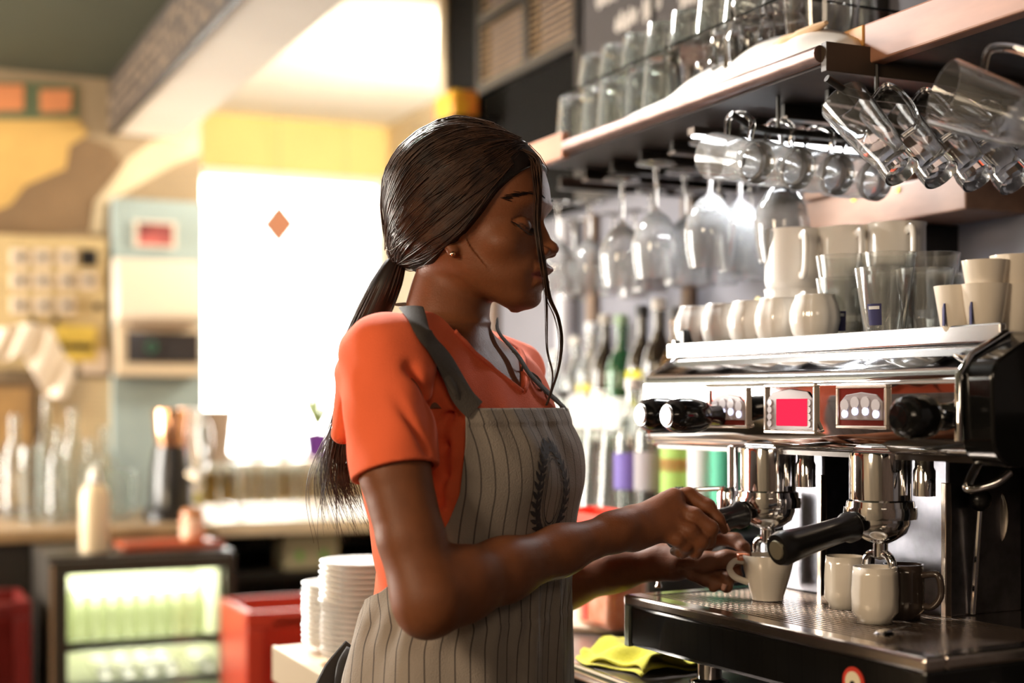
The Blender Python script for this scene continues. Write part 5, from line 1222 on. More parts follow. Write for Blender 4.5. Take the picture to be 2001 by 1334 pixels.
ca = body_me.color_attributes.new('skin', 'FLOAT_COLOR', 'POINT'); ca.data.foreach_set('color', np.concatenate([C, np.ones((n, 1))], 1).astype(np.float32).ravel())
M_SKIN = mat('brown_skin', (.17, .07, .035), .5, sub=.25, bump=.12, bscale=420, spec=.30)
nt = M_SKIN.node_tree; at = nt.nodes.new('ShaderNodeVertexColor'); at.layer_name = 'skin'
nz = nt.nodes.new('ShaderNodeTexNoise'); nz.inputs['Scale'].default_value = 28; nz.inputs['Detail'].default_value = 6
mx = nt.nodes.new('ShaderNodeMix'); mx.data_type = 'RGBA'; mx.blend_type = 'MULTIPLY'; mx.inputs[0].default_value = .35
nt.links.new(at.outputs[0], mx.inputs[6]); nt.links.new(nz.outputs[0], mx.inputs[7]); nt.links.new(mx.outputs[2], nt.nodes['Principled BSDF'].inputs['Base Color'])
PERS = obj('person', body_me, M_SKIN, None, True)
tag(PERS, 'woman in an orange shirt and striped apron bending over a cup at the machine', 'person')
# ---------------------------------------------------------------- orange T-shirt
vs_ = Vol((-.27, 1.54, 1.02), (.12, 2.08, 1.46), .0023)
def folds(X, Y, Z):
    return .0022 * np.sin(X * 95 + Z * 60 + Y * 20) * np.sin(Z * 38 - Y * 47 + 1.0) + .0016 * np.sin(Z * 120 + X * 70 - Y * 90)
vs_.add(lambda X, Y, Z: torso_fn(X, Y, Z) - .0045 + folds(X, Y, Z) * .6, (-.25, 1.6, 1.03), (.12, 2.0, 1.44), .01)
vs_.cone(P3(880, 655, 1.76), SH + [.012, .01, .012], .036, .044, .035); 
FS = P3(1010, 722, 1.952); vs_.cone(P3(905, 672, 1.86), FS, .030, .038, .03)
# near sleeve
HEM = P3(772, 924, 1.607)
def sleeve(X, Y, Z, a=SH + np.array([.0, 0, .004]), b=P3(778, 972, 1.599), ra=.054, rb=.0490):
    ab = b - a; L2 = ab @ ab; t = np.clip(((X - a[0]) * ab[0] + (Y - a[1]) * ab[1] + (Z - a[2]) * ab[2]) / L2, 0, 1)
    qx, qy, qz = X - a[0] - t * ab[0], Y - a[1] - t * ab[1], Z - a[2] - t * ab[2]
    ang = np.arctan2(qy, qx)
    return np.sqrt(qx ** 2 + qy ** 2 + qz ** 2) - (ra + (rb - ra) * t) + .0016 * np.sin(ang * 4 + t * 6) * np.clip(t * (1 - t) * 4, 0, 1) + folds(X, Y, Z) * .8 * np.clip(1.3 - 1.4 * t, 0, 1)
vs_.add(sleeve, np.minimum(SH, HEM) - [.07, .07, .06], np.maximum(SH, HEM) + .07, .018)
vs_.cone(P3(700, 745, 1.68), P3(664, 848, 1.685), .020, .010, .035)
# deep drag folds from the armpit, pulled across the shirt
for (a, b, r0, r1) in [(P3(838, 820, 1.635), P3(800, 720, 1.60), .006, .002), (P3(846, 850, 1.645), P3(905, 780, 1.685), .005, .0015), (P3(850, 870, 1.65), P3(912, 872, 1.69), .0045, .0012), (P3(852, 905, 1.655), P3(905, 960, 1.69), .005, .0015), (P3(845, 790, 1.645), P3(862, 690, 1.66), .0045, .0012)]:
    vs_.cone(a, b, r0 * .5, r1 * .6, .020, 's')
vs_.cone(P3(846, 800, 1.645), P3(856, 980, 1.668), .008, .006, .016, 's')      # valley between sleeve and body
for (a, b) in [(P3(690, 740, 1.66), P3(668, 850, 1.662)), (P3(715, 735, 1.60), P3(700, 880, 1.60)), (P3(765, 760, 1.572), P3(832, 880, 1.585))]: vs_.cone(a, b, .0012, .0006, .014, 's')
# lower hem cut of the sleeve (slanted plane), only around the arm
hn = (SH - HEM); hn = hn / np.linalg.norm(hn); hn = hn + np.array([-.08, 0, 0]); hn /= np.linalg.norm(hn)
def hemcut(X, Y, Z):
    pl = (X - HEM[0]) * hn[0] + (Y - HEM[1]) * hn[1] + (Z - HEM[2]) * hn[2]
    qx, qy = X - HEM[0], Y - HEM[1]
    near = np.sqrt(qx ** 2 + (qy + .012) ** 2) - .070
    _t = torso_fn(X, Y, Z) - .006
    return np.maximum(np.maximum(pl, near), -_t)
vs_.add(hemcut, HEM - [.09, .09, .14], HEM + [.09, .09, .04], .001, 's')
# hollow the sleeve end so the arm comes out of an opening
vs_.cone(HEM + (SH - HEM) * .12, EL, .0425, .0425, .001, 's')
# neck opening: round at the back, V in front
def neck_cut(X, Y, Z):
    s, f, r = bloc(X, Y, Z); s = s + 0 * r; 
    lim = np.where(f > .0, np.interp(r, [600, 650, 690, 735, 762, 775], [.095, .082, .060, .026, .004, -.02]), np.interp(r, [600, 640, 655, 668, 690], [.08, .074, .058, .02, -.03]))
    return (np.abs(s) - lim) * .8 + 0 * f
vs_.add(neck_cut, world_b(0, 0, 780) - [.12, .12, 0], world_b(0, 0, 600) + [.12, .14, .05], .001, 's')
shirt_me = join_vols('shirt', [vs_])
M_SHIRT = mat('coral_jersey', (.92, .15, .050), .85, noise=.08, nscale=9, bump=.25, bscale=700, sheen=.08)
shirt = obj('shirt', shirt_me, M_SHIRT, PERS, True)
# neck band following the V
nb = []
for sg in (1, -1):
    pts = []
    for t in np.linspace(0, 1, 12):
        r = 655 + (765 - 655) * t; lim = np.interp(r, [600, 650, 690, 735, 762, 775], [.095, .082, .060, .026, .004, -.02])
        s0_ = sg * (lim + .004); best = None
        for f in np.arange(.15, -.02, -.002):
            if vs_.sample(world_b(s0_, f, r)[None])[0] < .0: best = world_b(s0_, f + .001, r); break
        if best is not None: pts.append(best)
    if len(pts) > 3: nb.append(pts)
q = MB()
for p in nb: q.tube(bez(p, 3), .0032, 8)
if nb: obj('neck_band', q, mat('coral_rib', (.80, .15, .07), .85, bump=.4, bscale=900), shirt, True)
# inner straps and black undershirt edge seen in the V
# ---------------------------------------------------------------- apron
T_E = tabf([(797, 54), (850, 56), (950, 61), (1000, 67), (1050, 76), (1100, 90), (1140, 108), (1165, 130), (1190, 151), (1215, 162), (1480, 170)], 5)
NR, NC = 200, 190
def apron_surf(th, r, off):
    """th radians from the front (positive to the camera side), r photo row; returns world point on the cloth"""
    C0 = np.stack([(T_C(r) - 1000.5) * PXM, np.full_like(r, YH), H + (HOR - r) * PXM], -1)
    D = np.cos(th)[..., None] * Fb + np.sin(th)[..., None] * Rb
    R0 = np.full_like(r, .30)
    for _ in range(14):
        P = C0 + D * R0[..., None]; d = torso_fn(P[..., 0], P[..., 1], P[..., 2]) - off; R0 = R0 - d * 1.05
    return C0, D, R0
rows = np.linspace(797, 1700, NR); rr_, cc_ = np.meshgrid(rows, np.linspace(-1, 1, NC), indexing='ij')
rcl = np.minimum(rr_, 1478.0); th = np.radians(T_E(rcl)) * cc_
C0, D, R0 = apron_surf(th, rcl, .0125)
# cloth bridges hollows: relax the radius and add soft vertical folds
for _ in range(6): R0[:, 1:-1] = np.maximum(R0[:, 1:-1], (R0[:, :-2] + R0[:, 2:]) / 2 * .9995)
fold = .0032 * np.sin(th * 11 + rr_ * .004) * np.clip((rr_ - 1100) / 150, 0, 1) + .0022 * np.sin(th * 26 + 1) * np.exp(-((rr_ - 1190) / 45) ** 2) + .0012 * np.sin(th * 19 + rr_ * .03) * np.exp(-((rr_ - 830) / 60) ** 2)
fold += .0030 * np.sin(th * 7 + 2 + rr_ * .012) * np.exp(-((rr_ - 900) / 70) ** 2)
hem = .0022 * (1 / (1 + np.exp((rr_ - 826) / 1.2))) + .0014 * (1 / (1 + np.exp(-(rr_ - 1192 + 10 * cc_) / 1.5)))
R1 = R0 + fold + hem + np.clip(rr_ - 1478, 0, None) * PXM * .06
PA = C0 + D * R1[..., None]; PA[..., 2] = H + (HOR - rr_) * PXM
PA[0:1, :, 2] += 0.0
v = [tuple(p) for p in PA.reshape(-1, 3)]; f = [(i * NC + j, (i + 1) * NC + j, (i + 1) * NC + j + 1, i * NC + j + 1) for i in range(NR - 1) for j in range(NC - 1)]
ap_me = bpy.data.meshes.new('apron'); ap_me.from_pydata(v, [], f)
seg = np.linalg.norm(np.diff(PA, axis=1), axis=-1); arcl = np.concatenate([np.zeros((NR, 1)), np.cumsum(seg, 1)], 1); arcl -= arcl[:, NC // 2:NC // 2 + 1]
uvl = ap_me.uv_layers.new(name='UVMap'); li = np.zeros(len(ap_me.loops), np.int32); ap_me.loops.foreach_get('vertex_index', li)
UV = np.stack([arcl.reshape(-1)[li], (rr_ * PXM).reshape(-1)[li]], -1).astype(np.float32); uvl.data.foreach_set('uv', UV.ravel())
M_APR = mat('striped_apron_cloth', (.42, .36, .30), .85, bump=.3, bscale=520, sheen=.15)
nt = M_APR.node_tree; uvn = nt.nodes.new('ShaderNodeUVMap'); sx_ = nt.nodes.new('ShaderNodeSeparateXYZ'); nt.links.new(uvn.outputs[0], sx_.inputs[0])
def mth(op, a, b=None):
    n_ = nt.nodes.new('ShaderNodeMath'); n_.operation = op
    for i, q_ in enumerate((a, b)):
        if q_ is None: continue
        if isinstance(q_, (int, float)): n_.inputs[i].default_value = q_
        else: nt.links.new(q_, n_.inputs[i])
    return n_.outputs[0]
m1 = mth('FRACT', mth('MULTIPLY', mth('ADD', sx_.outputs[0], 5.004), 1 / .0178)); m2 = mth('LESS_THAN', mth('ABSOLUTE', mth('SUBTRACT', m1, .5)), .052)
mx = nt.nodes.new('ShaderNodeMix'); mx.data_type = 'RGBA'; mx.inputs[6].default_value = (.36, .305, .255, 1); mx.inputs[7].default_value = (.055, .042, .040, 1)
nt.links.new(mth('MULTIPLY', m2, .85), mx.inputs[0]); 
nz = nt.nodes.new('ShaderNodeTexNoise'); nz.inputs['Scale'].default_value = 14; tc = nt.nodes.new('ShaderNodeTexCoord'); nt.links.new(tc.outputs['Object'], nz.inputs['Vector'])
mx2 = nt.nodes.new('ShaderNodeMix'); mx2.data_type = 'RGBA'; mx2.blend_type = 'MULTIPLY'; mx2.inputs[0].default_value = .25
nt.links.new(mx.outputs[2], mx2.inputs[6]); nt.links.new(nz.outputs[0], mx2.inputs[7]); nt.links.new(mx2.outputs[2], nt.nodes['Principled BSDF'].inputs['Base Color'])
apron = obj('apron', ap_me, M_APR, PERS, True, solid=.0018)
# printed wreath emblem with an oval and a bow
def on_apron(u, vv, lift=.0022):
    """u metres along the cloth from the front middle, vv metres down from row 950"""
    r = 950 + vv / PXM; i = np.clip((r - rows[0]) / (rows[1] - rows[0]), 0, NR - 2.001); i0 = int(i); ti = i - i0
    o = 0
    for k, w in ((i0, 1 - ti), (i0 + 1, ti)):
        a = arcl[k]; j = np.clip(np.searchsorted(a, u) - 1, 0, NC - 2); tj = (u - a[j]) / (a[j + 1] - a[j]); o = o + w * (PA[k, j] * (1 - tj) + PA[k, j + 1] * tj)
    c = np.array([(T_C(r) - 1000.5) * PXM, YH, o[2]]); n_ = o - c; n_[2] = 0; n_ /= np.linalg.norm(n_); return o + n_ * lift
em = MB(); U0 = .017; V0 = .001
def patch(pts2, lift=.0022):
    c = np.mean(pts2, 0); k = len(em.v); P = [on_apron(U0 + a, V0 + b, lift) for a, b in pts2] + [on_apron(U0 + c[0], V0 + c[1], lift)]
    em.add(P, [(i, (i + 1) % len(pts2), len(pts2)) for i in range(len(pts2))])
def ring(a, b, w, a0=0, a1=360, n=60):
    for i in range(n):
        t0, t1 = R_(a0 + (a1 - a0) * i / n), R_(a0 + (a1 - a0) * (i + 1) / n)
        patch([(a * math.cos(t0), b * math.sin(t0)), (a * math.cos(t1), b * math.sin(t1)), ((a + w) * math.cos(t1), (b + w) * math.sin(t1)), ((a + w) * math.cos(t0), (b + w) * math.sin(t0))])
ring(.0185, .0385, .0016); ring(.0225, .043, .0009)
rnd = random.Random(4)
for sd_ in (-1, 1):
    for i in range(14):
        t = R_(78 - i * 11.4); cx, cyy = .0335 * math.cos(t), .0545 * math.sin(t)
        tx, ty = .0335 * math.sin(t), -.0545 * math.cos(t); nn = math.hypot(tx, ty); tx /= nn; ty /= nn; nx2, ny2 = math.cos(t), math.sin(t)
        for o_, ln_ in ((-1, .0150), (0, .0135), (1, .0165)):
            dx, dy = tx + nx2 * o_ * .75, ty + ny2 * o_ * .75; q_ = math.hypot(dx, dy); dx /= q_; dy /= q_; wx, wy = -dy, dx; W_ = .0026
            pts2 = [(0, 0), (.35, W_), (.7, W_ * .8), (1, 0), (.7, -W_ * .8), (.35, -W_)]
            patch([(sd_ * (cx + dx * a_ * ln_ + wx * b_), cyy + dy * a_ * ln_ + wy * b_) for a_, b_ in [(p_[0], p_[1]) for p_ in pts2]])
for sd_ in (-1, 1):
    patch([(0, .056), (sd_ * .008, .050), (sd_ * .016, .050), (sd_ * .019, .056), (sd_ * .015, .063), (sd_ * .007, .061)])
    patch([(sd_ * .001, .058), (sd_ * .005, .066), (sd_ * .010, .075), (sd_ * .004, .074), (0, .064)])
patch([(-.004, .053), (.004, .053), (.004, .061), (-.004, .061)])
patch([(-.004, -.056), (.003, -.062), (.008, -.057), (.002, -.051)])
obj('emblem', em, mat('black_print', (.028, .025, .028), .75), apron, True)
# straps
M_STR = mat('grey_brown_strap', (.075, .062, .052), .8, bump=.3, bscale=500)
# combined volume to lay the straps on
def lay(pxs, vol, off, y0=1.5): return [vol.hit(px, py, off, y0) for px, py in pxs]
vc = Vol((-.20, 1.60, 1.28), (.10, 2.02, 1.50), .003)
vc.add(lambda X, Y, Z: torso_fn(X, Y, Z) - .0065, (-.2, 1.6, 1.25), (.1, 2.02, 1.46), .01)
vc.cone(P3(880, 655, 1.76), SH + [.012, .01, .012], .036, .044, .035); vc.cone(P3(905, 672, 1.86), FS, .030, .038, .03)
for i in range(3): vc.cone(NK[i], NK[i + 1], .0485, .049 if i < 2 else .062, .02)
c1 = lay([(803, 600), (822, 640), (846, 675), (868, 705), (884, 735), (905, 775)], vc, .008)
c1.append(np.array(on_apron(float(arcl[0][-8]), (800 - 950) * PXM, .001)))
def ribbon(pts, w, name, parent, m, vol=None, n=6, flat=.14, taper=None):
    P = bez(pts, n); ups = []
    for p in P:
        g = (vol or vc).grad(np.array([p]))[0]; g = g / (np.linalg.norm(g) + 1e-6); ups.append(Vector(g))
    rad = [w] * len(P) if taper is None else [w * taper(i / (len(P) - 1)) for i in range(len(P))]
    return obj(name, MB().tube(P, rad, 10, True, flat, up=ups), m, parent, None)
strap = ribbon(c1, .0150, 'neck_strap', apron, M_STR)
kn = vc.hit(880, 708, .004)
obj('strap_loop', MB().tube(bez([kn + [-.012, -.004, .004], kn + [-.004, -.010, -.012], kn + [.006, -.010, -.030], kn + [.014, -.006, -.045]], 5), [.006, .009, .011, .012, .012, .012, .011, .011, .010, .010, .009, .009, .008, .007, .006, .004], 10, flat=.35), M_STR, strap)
c2 = [P3(938, 650, 1.815), P3(955, 676, 1.80), P3(985, 712, 1.79), P3(1015, 752, 1.785)]
vcs = [vc.project(np.array([p]), .004)[0] for p in c2[1:]]
c2 = [vc.project(np.array([c2[0]]), .004)[0]] + vcs + [np.array(on_apron(float(arcl[0][28]), (799 - 950) * PXM, .001))]
st2 = ribbon(c2, .0065, 'far_strap', apron, M_STR, flat=.25)
curl = []
for i in range(26): t = i / 25; base_ = np.array(c2[2]) * (1 - t) + np.array(c2[-1]) * t; curl.append(base_ + np.array([-.006 + .005 * math.sin(t * 16), -.004, .004 * math.cos(t * 16)]))
obj('strap_cord', MB().tube(curl, .0014, 6), M_STR, st2)
obj('strap_band', MB().tube(bez([vc.project(np.array([P3(*p)]), .003)[0] for p in ((803, 600, 1.80), (800, 596, 1.83), (806, 600, 1.86))], 5), .012, 8, flat=.2), M_STR, strap)
# waist ties at the small of the back
wt = [np.array(on_apron(float(arcl[100][-6]), (1262 - 950) * PXM, .004))]
tie = [P3(688, 1262, 1.80), P3(668, 1285, 1.80), P3(648, 1310, 1.795), P3(628, 1350, 1.79)]
obj('waist_tie', MB().tube(bez(tie, 6), .011, 8, flat=.18, up=(.3, 1, .3)), mat('black_tape', (.016, .013, .012), .8), apron, True)
obj('waist_tie', MB().tube(bez([P3(690, 1268, 1.79), P3(672, 1300, 1.78), P3(664, 1350, 1.78)], 6), .010, 8, flat=.18, up=(.5, 1, .2)), mat('black_tape'), apron, True)
# ---------------------------------------------------------------- trousers and shoes (below the picture)
vt = Vol((-.28, 1.60, .0), (.16, 2.0, 1.02), .008)
for sg in (1, -1):
    hp_ = world_b(sg * .085, -.005, 1400); kn_ = world_b(sg * .095, .01, 1480); kn_[2] = .50; ak = kn_ + np.array([-.01, .01, -.42])
    vt.cone(hp_, kn_, .082, .060, .03); vt.cone(kn_, ak, .060, .045, .02)
vt.ell(world_b(0, 0, 1330), (.13, .12, .10), .04, ax=[Rb, Fb, [0, 0, 1]])
obj('trousers', join_vols('trousers', [vt]), mat('dark_trousers', (.02, .02, .025), .8), PERS, True)
for sg in (1, -1):
    kn_ = world_b(sg * .095, .01, 1480)
    q = MB().sphere((0, 0, .045), .05, 16, (2.4, .95, .9)); zc = [(a, b, max(c, .0)) for a, b, c in q.v]; q.v = zc
    obj('shoe', q, BLACK_PL, PERS, True, loc=(kn_[0] + .04, kn_[1] - .02, 0), rz=-BY)
# ---------------------------------------------------------------- hair
M_HAIR = mat('dark_hair', (.014, .007, .005), .44, noise=.4, nscale=60, spec=.35)
M_STRD = mat('hair_strands', (.022, .010, .0065), .42, col2=(.070, .032, .017), nscale=55, spec=.42)
TH_B = tabf([(234, 905), (245, 862), (260, 828), (290, 791), (320, 771), (350, 761), (400, 757), (440, 760), (470, 765), (492, 772), (512, 800), (530, 836), (545, 860)], 2.5)
TH_F = tabf([(234, 905), (245, 946), (260, 985), (275, 1014), (290, 1032), (310, 1049), (330, 1061), (345, 1068), (400, 1085), (600, 1090)], 3)
TH_L = tabf([(230, 1120), (285, 1096), (305, 1082), (325, 1062), (340, 1049), (355, 1036), (389, 1007), (426, 982), (450, 962), (477, 936), (490, 922), (500, 903), (515, 893), (540, 880)], 3)
TH_W = tabf([(234, .012), (245, .042), (262, .060), (290, .073), (330, .081), (400, .083), (450, .080), (480, .076), (500, .066), (525, .052), (545, .04)], 4)
TH_Bot = lambda px: np.interp(px, [740, 772, 800, 836, 850, 880, 900, 950], [488, 502, 518, 537, 534, 512, 492, 470])
def hair_fn(X, Y, Z):
    s, f, r = hloc(X, Y, Z); s = s + 0 * r; r = r + 0 * s; f = f + 0 * r; sa = np.abs(s)
    F = hf(TH_F(r)); B = hf(TH_B(r)); c = F * .45 + B * .55; Wd = TH_W(r)
    fr = f > c; b = np.where(fr, (f - c) / np.maximum(F - c, .01), (c - f) / np.maximum(c - B, .01)); b = np.maximum(b, 0); a = sa / Wd
    g = (a ** 2.15 + b ** 2.15) ** (1 / 2.15); m = np.minimum(Wd, np.where(fr, F - c, c - B)); dd = (g - 1) * np.maximum(m, .02) * .85
    # hair line: offset grows towards the side
    pxl = f * CY / PXM + 930
    line = (pxl - (TH_L(r) + 4 * (1 - sa / .08))) * PXM * .7
    bot = (r - (TH_Bot(pxl - sa * 120))) * PXM * .7
    o = np.maximum(dd, line); o = np.maximum(o, bot); return np.maximum(o, (234.5 - r) * PXM)
vhair = Vol(hw(0, 900, 0) * [1, 1, 0] + [-.165, -.15, 1.46], hw(0, 900, 0) * [1, 1, 0] + [.17, .15, 1.70], .0016)
vhair.add(hair_fn, hw(0, 900, 640) - .25, hw(0, 900, 200) + .25, 0)
strl = Vol(vhair.lo, vhair.lo + (vhair.n - 1) * vhair.h, vhair.h); strl.a = vhair.a.copy()
# combing grooves running to the tie
TIE = hw(0, 778, 497)
# smooth the sharp hair line edge
vhair.a = (vhair.a + .5 * (np.roll(vhair.a, 1, 0) + np.roll(vhair.a, -1, 0) + np.roll(vhair.a, 1, 1) + np.roll(vhair.a, -1, 1) + np.roll(vhair.a, 1, 2) + np.roll(vhair.a, -1, 2))) / 4
vhair.cone(hw(0, 800, 488), TIE, .026, .012, .02)
hair = obj('hair', join_vols('hair', [vhair]), M_HAIR, PERS, True)
# strands over the cap from the hair line back to the tie
rg = np.random.RandomState(3); NS = 1500; NP = 18
starts = []
r_line = rg.uniform(242, 508, NS); sgn = np.where(rg.rand(NS) < .62, 1, -1)
for i in range(NS):
    r = r_line[i]; wl_ = float(TH_W(r)) * rg.uniform(.35, 1.0) if r < 300 else float(TH_W(r))
    pxs = float(TH_L(r)) - 4 - rg.rand() ** 1.6 * 150
    sv = sgn[i] * wl_ * (1 if r > 290 else rg.rand())
    starts.append(hw(sv, min(pxs, float(TH_F(r)) + 6), r))
starts = np.array(starts); starts = strl.project(starts, .0006, 8)
cen = hw(0, 905, 395); A0 = starts - cen; B0 = (TIE + Rh[None] * rg.normal(0, .006, (NS, 1)) + np.array([0, 0, 1])[None] * rg.normal(0, .007, (NS, 1))) - cen
la = np.linalg.norm(A0, axis=1, keepdims=True); lb = np.linalg.norm(B0, axis=1, keepdims=True); an = A0 / la; bn = B0 / lb
om = np.arccos(np.clip((an * bn).sum(1, keepdims=True), -1, 1)); so = np.sin(om) + 1e-5
PTS = np.zeros((NS, NP, 3)); wob = rg.normal(0, .0016, (NS, 1, 3)); off = rg.uniform(.0002, .0016, (NS, 1)) + (rg.rand(NS, 1) < .05) * rg.uniform(0, .003, (NS, 1))
for j in range(NP):
    t = j / (NP - 1); d_ = (np.sin((1 - t) * om) * an + np.sin(t * om) * bn) / so; PTS[:, j] = cen + d_ * (la * (1 - t) + lb * t)
PTS += wob * np.sin(np.linspace(0, math.pi, NP))[None, :, None]
for it in range(6):
    dd = vhair.sample(PTS) - off; g = vhair.grad(PTS); g /= (np.linalg.norm(g, axis=-1, keepdims=True) + 1e-6); PTS = PTS - g * np.clip(dd, -.01, .01)[..., None] * .9
def strands(PT, rad, name, parent, m, tip=.3):
    """3-sided tubes for many strands at once; PT (n, p, 3), rad (n,)"""
    n, p, _ = PT.shape; T = np.gradient(PT, axis=1); T /= (np.linalg.norm(T, axis=-1, keepdims=True) + 1e-9)
    ref = np.array([.31, -.8, .52]); N = np.cross(T, ref); N /= (np.linalg.norm(N, axis=-1, keepdims=True) + 1e-9); Bn = np.cross(T, N)
    w = (1 - (1 - tip) * np.linspace(0, 1, p) ** 3)[None, :, None] * rad[:, None, None]
    V = np.stack([PT + (N * math.cos(a) + Bn * math.sin(a)) * w for a in (0, 2.094, 4.189)], 2).reshape(-1, 3)
    idx = np.arange(n * p * 3).reshape(n, p, 3); F = []
    for k in range(3): k2 = (k + 1) % 3; F.append(np.stack([idx[:, :-1, k], idx[:, :-1, k2], idx[:, 1:, k2], idx[:, 1:, k]], -1).reshape(-1, 4))
    F = np.concatenate(F).astype(np.int32)
    me = bpy.data.meshes.new(name); me.vertices.add(len(V)); me.vertices.foreach_set('co', V.astype(np.float32).ravel()); me.loops.add(F.size); me.loops.foreach_set('vertex_index', F.ravel())
    me.polygons.add(len(F)); me.polygons.foreach_set('loop_start', np.arange(0, F.size, 4)); me.polygons.foreach_set('use_smooth', np.ones(len(F), bool)); me.update(calc_edges=True)
    o = obj(name, me, m, parent, False); me.polygons.foreach_set('use_smooth', np.ones(len(F), bool)); o['kind'] = 'stuff'; return o
strands(PTS, rg.uniform(.00035, .0009, NS), 'combed_strands', hair, M_STRD, .8)
# hair tie
td = (hw(0, 760, 505) - hw(0, 800, 488)); td /= np.linalg.norm(td)
tie_o = MB()
for k in range(3): tie_o.lathe([(.0125, -.003), (.0155, -.002), (.0165, 0), (.0155, .002), (.0125, .003)], Vector(TIE + td * (.004 * k - .002)), 24, Vector(td), close=True)
obj('hair_tie', tie_o, mat('brown_band', (.035, .018, .012), .6, bump=.5, bscale=600), hair)
# ponytail: guide line and spread
GP = [(782, 496, .008), (768, 520, .017), (752, 560, .024), (730, 610, .027), (706, 660, .026), (690, 715, .021), (678, 775, .017), (665, 835, .019), (652, 890, .025), (650, 945, .030), (662, 1005, .040), (680, 1075, .050)]
GY = [HCY for HCY in np.interp(range(len(GP)), [0, 2, 5, 11], [TIE[1], 1.83, 1.85, 1.84])]
G = np.array([P3(a, b, y) for (a, b, r), y in zip(GP, GY)]); GR = np.array([g_[2] for g_ in GP])
ts = np.linspace(0, 1, 40); Gf = np.stack([np.interp(ts, np.linspace(0, 1, len(G)), G[:, i]) for i in range(3)], -1); Rf = np.interp(ts, np.linspace(0, 1, len(G)), GR)
for _ in range(4): Gf[1:-1] = (Gf[:-2] + Gf[1:-1] * 2 + Gf[2:]) / 4
NPN = 620; u = rg.rand(NPN) ** .5; ph_ = rg.uniform(0, 6.283, NPN); ax1 = np.array([1., 0, .25]); ax2 = np.array([0, 1., 0])
PT = np.zeros((NPN, 40, 3)); endt = np.clip(.66 + .34 * rg.rand(NPN) ** .8 + 0 * rg.rand(NPN), .5, 1.0); endt = np.clip(endt - .12 * rg.rand(22)[rg.randint(0, 22, NPN)] , .5, 1)
clump = rg.randint(0, 22, NPN); cph = rg.uniform(0, 6.283, 22); cr = rg.rand(22) ** .5; cwav = rg.uniform(0, 6.28, 22)
for j in range(40):
    tj = endt * j / 39; q_ = np.stack([np.interp(tj, ts, Gf[:, i]) for i in range(3)], -1); R_j = np.interp(tj, ts, Rf)
    cl_ = np.clip((tj - .35) / .5, 0, .82)
    uu = u * (1 - cl_) + cr[clump] * cl_; pp_x = u * np.cos(ph_) * (1 - cl_) + cr[clump] * np.cos(cph[clump]) * cl_ + .10 * u * np.cos(ph_) * cl_; pp_y = u * np.sin(ph_) * (1 - cl_) + cr[clump] * np.sin(cph[clump]) * cl_ + .10 * u * np.sin(ph_) * cl_
    wav = (.005 + .009 * np.clip(tj - .6, 0, 1)) * np.sin(tj * 13 + cwav[clump]) * np.clip(tj * 2 - .6, 0, 1)
    PT[:, j] = q_ + ax1 * ((pp_x * R_j) + wav)[:, None] + ax2 * (pp_y * R_j * .8)[:, None]
tail = MB().tube([tuple(p) for p in Gf[:24]], [float(r) * .80 for r in Rf[:17]] + [float(Rf[17 + k]) * (.75 - .1 * k) for k in range(7)], 16)
tl_ = obj('ponytail', tail, M_HAIR, hair, True)
strands(PT, rg.uniform(.0004, .0010, NPN), 'tail_strands', tl_, M_STRD, .25)
# loose locks by the face
def lock(px, n, rad, name, sp):
    base_ = bez([P3(*p) for p in px], 8); B_ = np.array([tuple(p) for p in base_]); m_ = len(B_); tt = np.linspace(0, 1, m_)
    Q = np.zeros((n, m_, 3))
    for i in range(n):
        o1, o2 = rg.normal(0, 1, 2); w_ = np.interp(tt, [0, .15, .6, 1], [sp * 1.2, sp, sp * .7, sp * .25])
        Q[i] = B_ + np.outer(w_ * o1, [1, 0, 0]) + np.outer(w_ * o2, [0, 1, 0]) + np.outer(.0008 * np.sin(tt * 9 + o1 * 3), [1, 0, 0])
    return strands(Q, rg.uniform(rad * .6, rad, n), name, hair, M_STRD, .4)
l1 = [(1030, 300, 1.76), (1047, 320, 1.742), (1053, 370, 1.725), (1051, 430, 1.712), (1056, 480, 1.708), (1064, 530, 1.712), (1073, 580, 1.72), (1090, 620, 1.725), (1098, 665, 1.725), (1093, 715, 1.72), (1080, 760, 1.715), (1068, 792, 1.71)]
lock(l1, 60, .0007, 'face_lock', .0022)
lock([(1040, 310, 1.742), (1050, 400, 1.716), (1054, 470, 1.705), (1062, 530, 1.71), (1068, 600, 1.72), (1069, 680, 1.72), (1080, 735, 1.715), (1068, 792, 1.71)], 16, .0005, 'face_lock', .0012)
lock([(1020, 292, 1.75), (1048, 306, 1.735), (1055, 330, 1.73), (1056, 400, 1.722), (1052, 470, 1.712)], 26, .0006, 'face_lock', .0018)
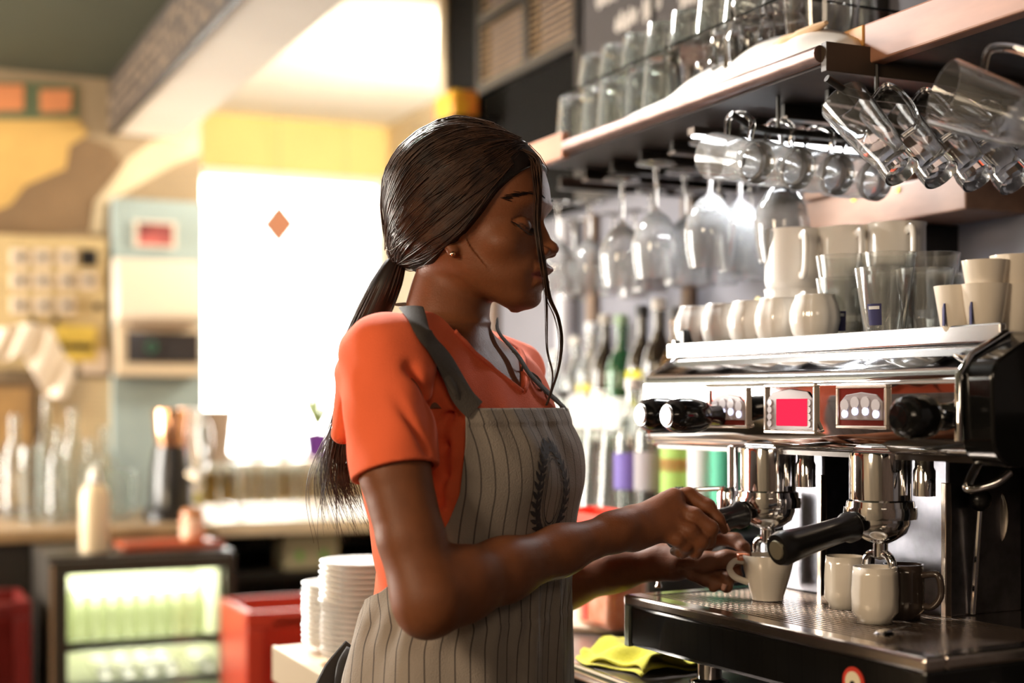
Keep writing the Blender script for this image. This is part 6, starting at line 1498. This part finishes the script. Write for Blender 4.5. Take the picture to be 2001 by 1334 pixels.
# brows, lashes
def onhead(s, px, py, off=.0008): return vh.project(np.array([hw(s, px, py)]), off, 6)[0]
bw = []
for sg in (1, -1):
    for i in range(70):
        t = rg.rand(); s0_ = sg * (.047 - .033 * t); px0 = 1008 + 52 * t; py0 = 404 - 7 * math.sin(t * 2.4) + (3.5 - 1.5 * t) * rg.normal(0, .55)
        a_ = onhead(s0_, px0, py0); b_ = onhead(s0_ + sg * .0042, px0 - 8, py0 - 1.2, .0014); bw.append(np.stack([a_ * (1 - q_) + b_ * q_ for q_ in (0, .5, 1)]))
strands(np.array(bw), np.full(len(bw), .00045), 'eyebrows', PERS, M_HAIR, .5)
lw_ = []
for sg in (1, -1):
    for i in range(36):
        t = i / 35; s0_ = sg * np.interp(t, [0, .35, .7, 1], [.042, .037, .030, .021]); px0 = np.interp(t, [0, .35, .7, 1], [1010, 1023, 1035, 1041]); py0 = np.interp(t, [0, .35, .7, 1], [452, 458, 460, 457])
        a_ = onhead(s0_, px0, py0, .0002); o_ = Fh * .007 + Rh * sg * (.004 - .005 * t) + np.array([0, 0, -.0035])
        lw_.append(np.stack([a_, a_ + o_ * .5 + [0, 0, -.0006], a_ + o_ + [0, 0, .0004]]))
strands(np.array(lw_), np.full(len(lw_), .0004), 'eyelashes', PERS, M_HAIR, .3)
# earring, nails, ring
e_ = vh.hit(885, 496, .001, 1.6, 1.9)
obj('earring', MB().sphere(tuple(e_ + np.array([0, -.001, 0])), .0036, 14), mat('gold_stud', (.85, .55, .32), .15, 1), PERS)
def nail(p, n_, up_, w, l, m, name='fingernail'):
    n_ = Vector(n_).normalized(); t = Vector(up_) - n_ * Vector(up_).dot(n_); t.normalize(); b_ = n_.cross(t); q = MB(); vs = []; K = 6; J = 5
    for i in range(K):
        for j in range(J):
            u_ = (i / (K - 1) - .4) * l; v_ = (j / (J - 1) - .5) * 2; ww = w * (1 - .35 * (i / (K - 1)) ** 4)
            vs.append(Vector(p) + t * u_ + b_ * v_ * ww + n_ * (.0012 - .0022 * v_ * v_))
    q.add(vs, [(i * J + j, i * J + j + 1, (i + 1) * J + j + 1, (i + 1) * J + j) for i in range(K - 1) for j in range(J - 1)])
    return obj(name, q, m, PERS, True, solid=.0006)
M_NAIL = mat('orange_nail', (.80, .25, .12), .25, coat=.5); M_NAIL2 = mat('pale_nail', (.55, .28, .20), .25, coat=.5)
p_ = P3(1450, 1088, 1.877); nail(p_ + np.array([-.001, -.0078, .001]), (-.05, -1, .25), (1, .05, .04), .0050, .0165, M_NAIL)
p_ = P3(1413, 1031, 1.820); nail(p_ + np.array([.0058, -.001, .0015]), (.85, -.35, .4), (.45, 0, -.9), .0042, .010, M_NAIL2)
p_ = P3(1416, 1143, 1.888); nail(p_ + np.array([-.002, -.0065, -.001]), (-.2, -1, .1), (-.3, 0, -1), .0036, .009, M_NAIL2)
rp = P3(1414, 1103, 1.914); obj('ring', MB().lathe([(.0098, -.0012), (.0106, -.0012), (.0106, .0012), (.0098, .0012)], Vector(rp), 24, Vector(P3(1434, 1106, 1.910) - P3(1402, 1100, 1.918)), close=True), CHROME, PERS)
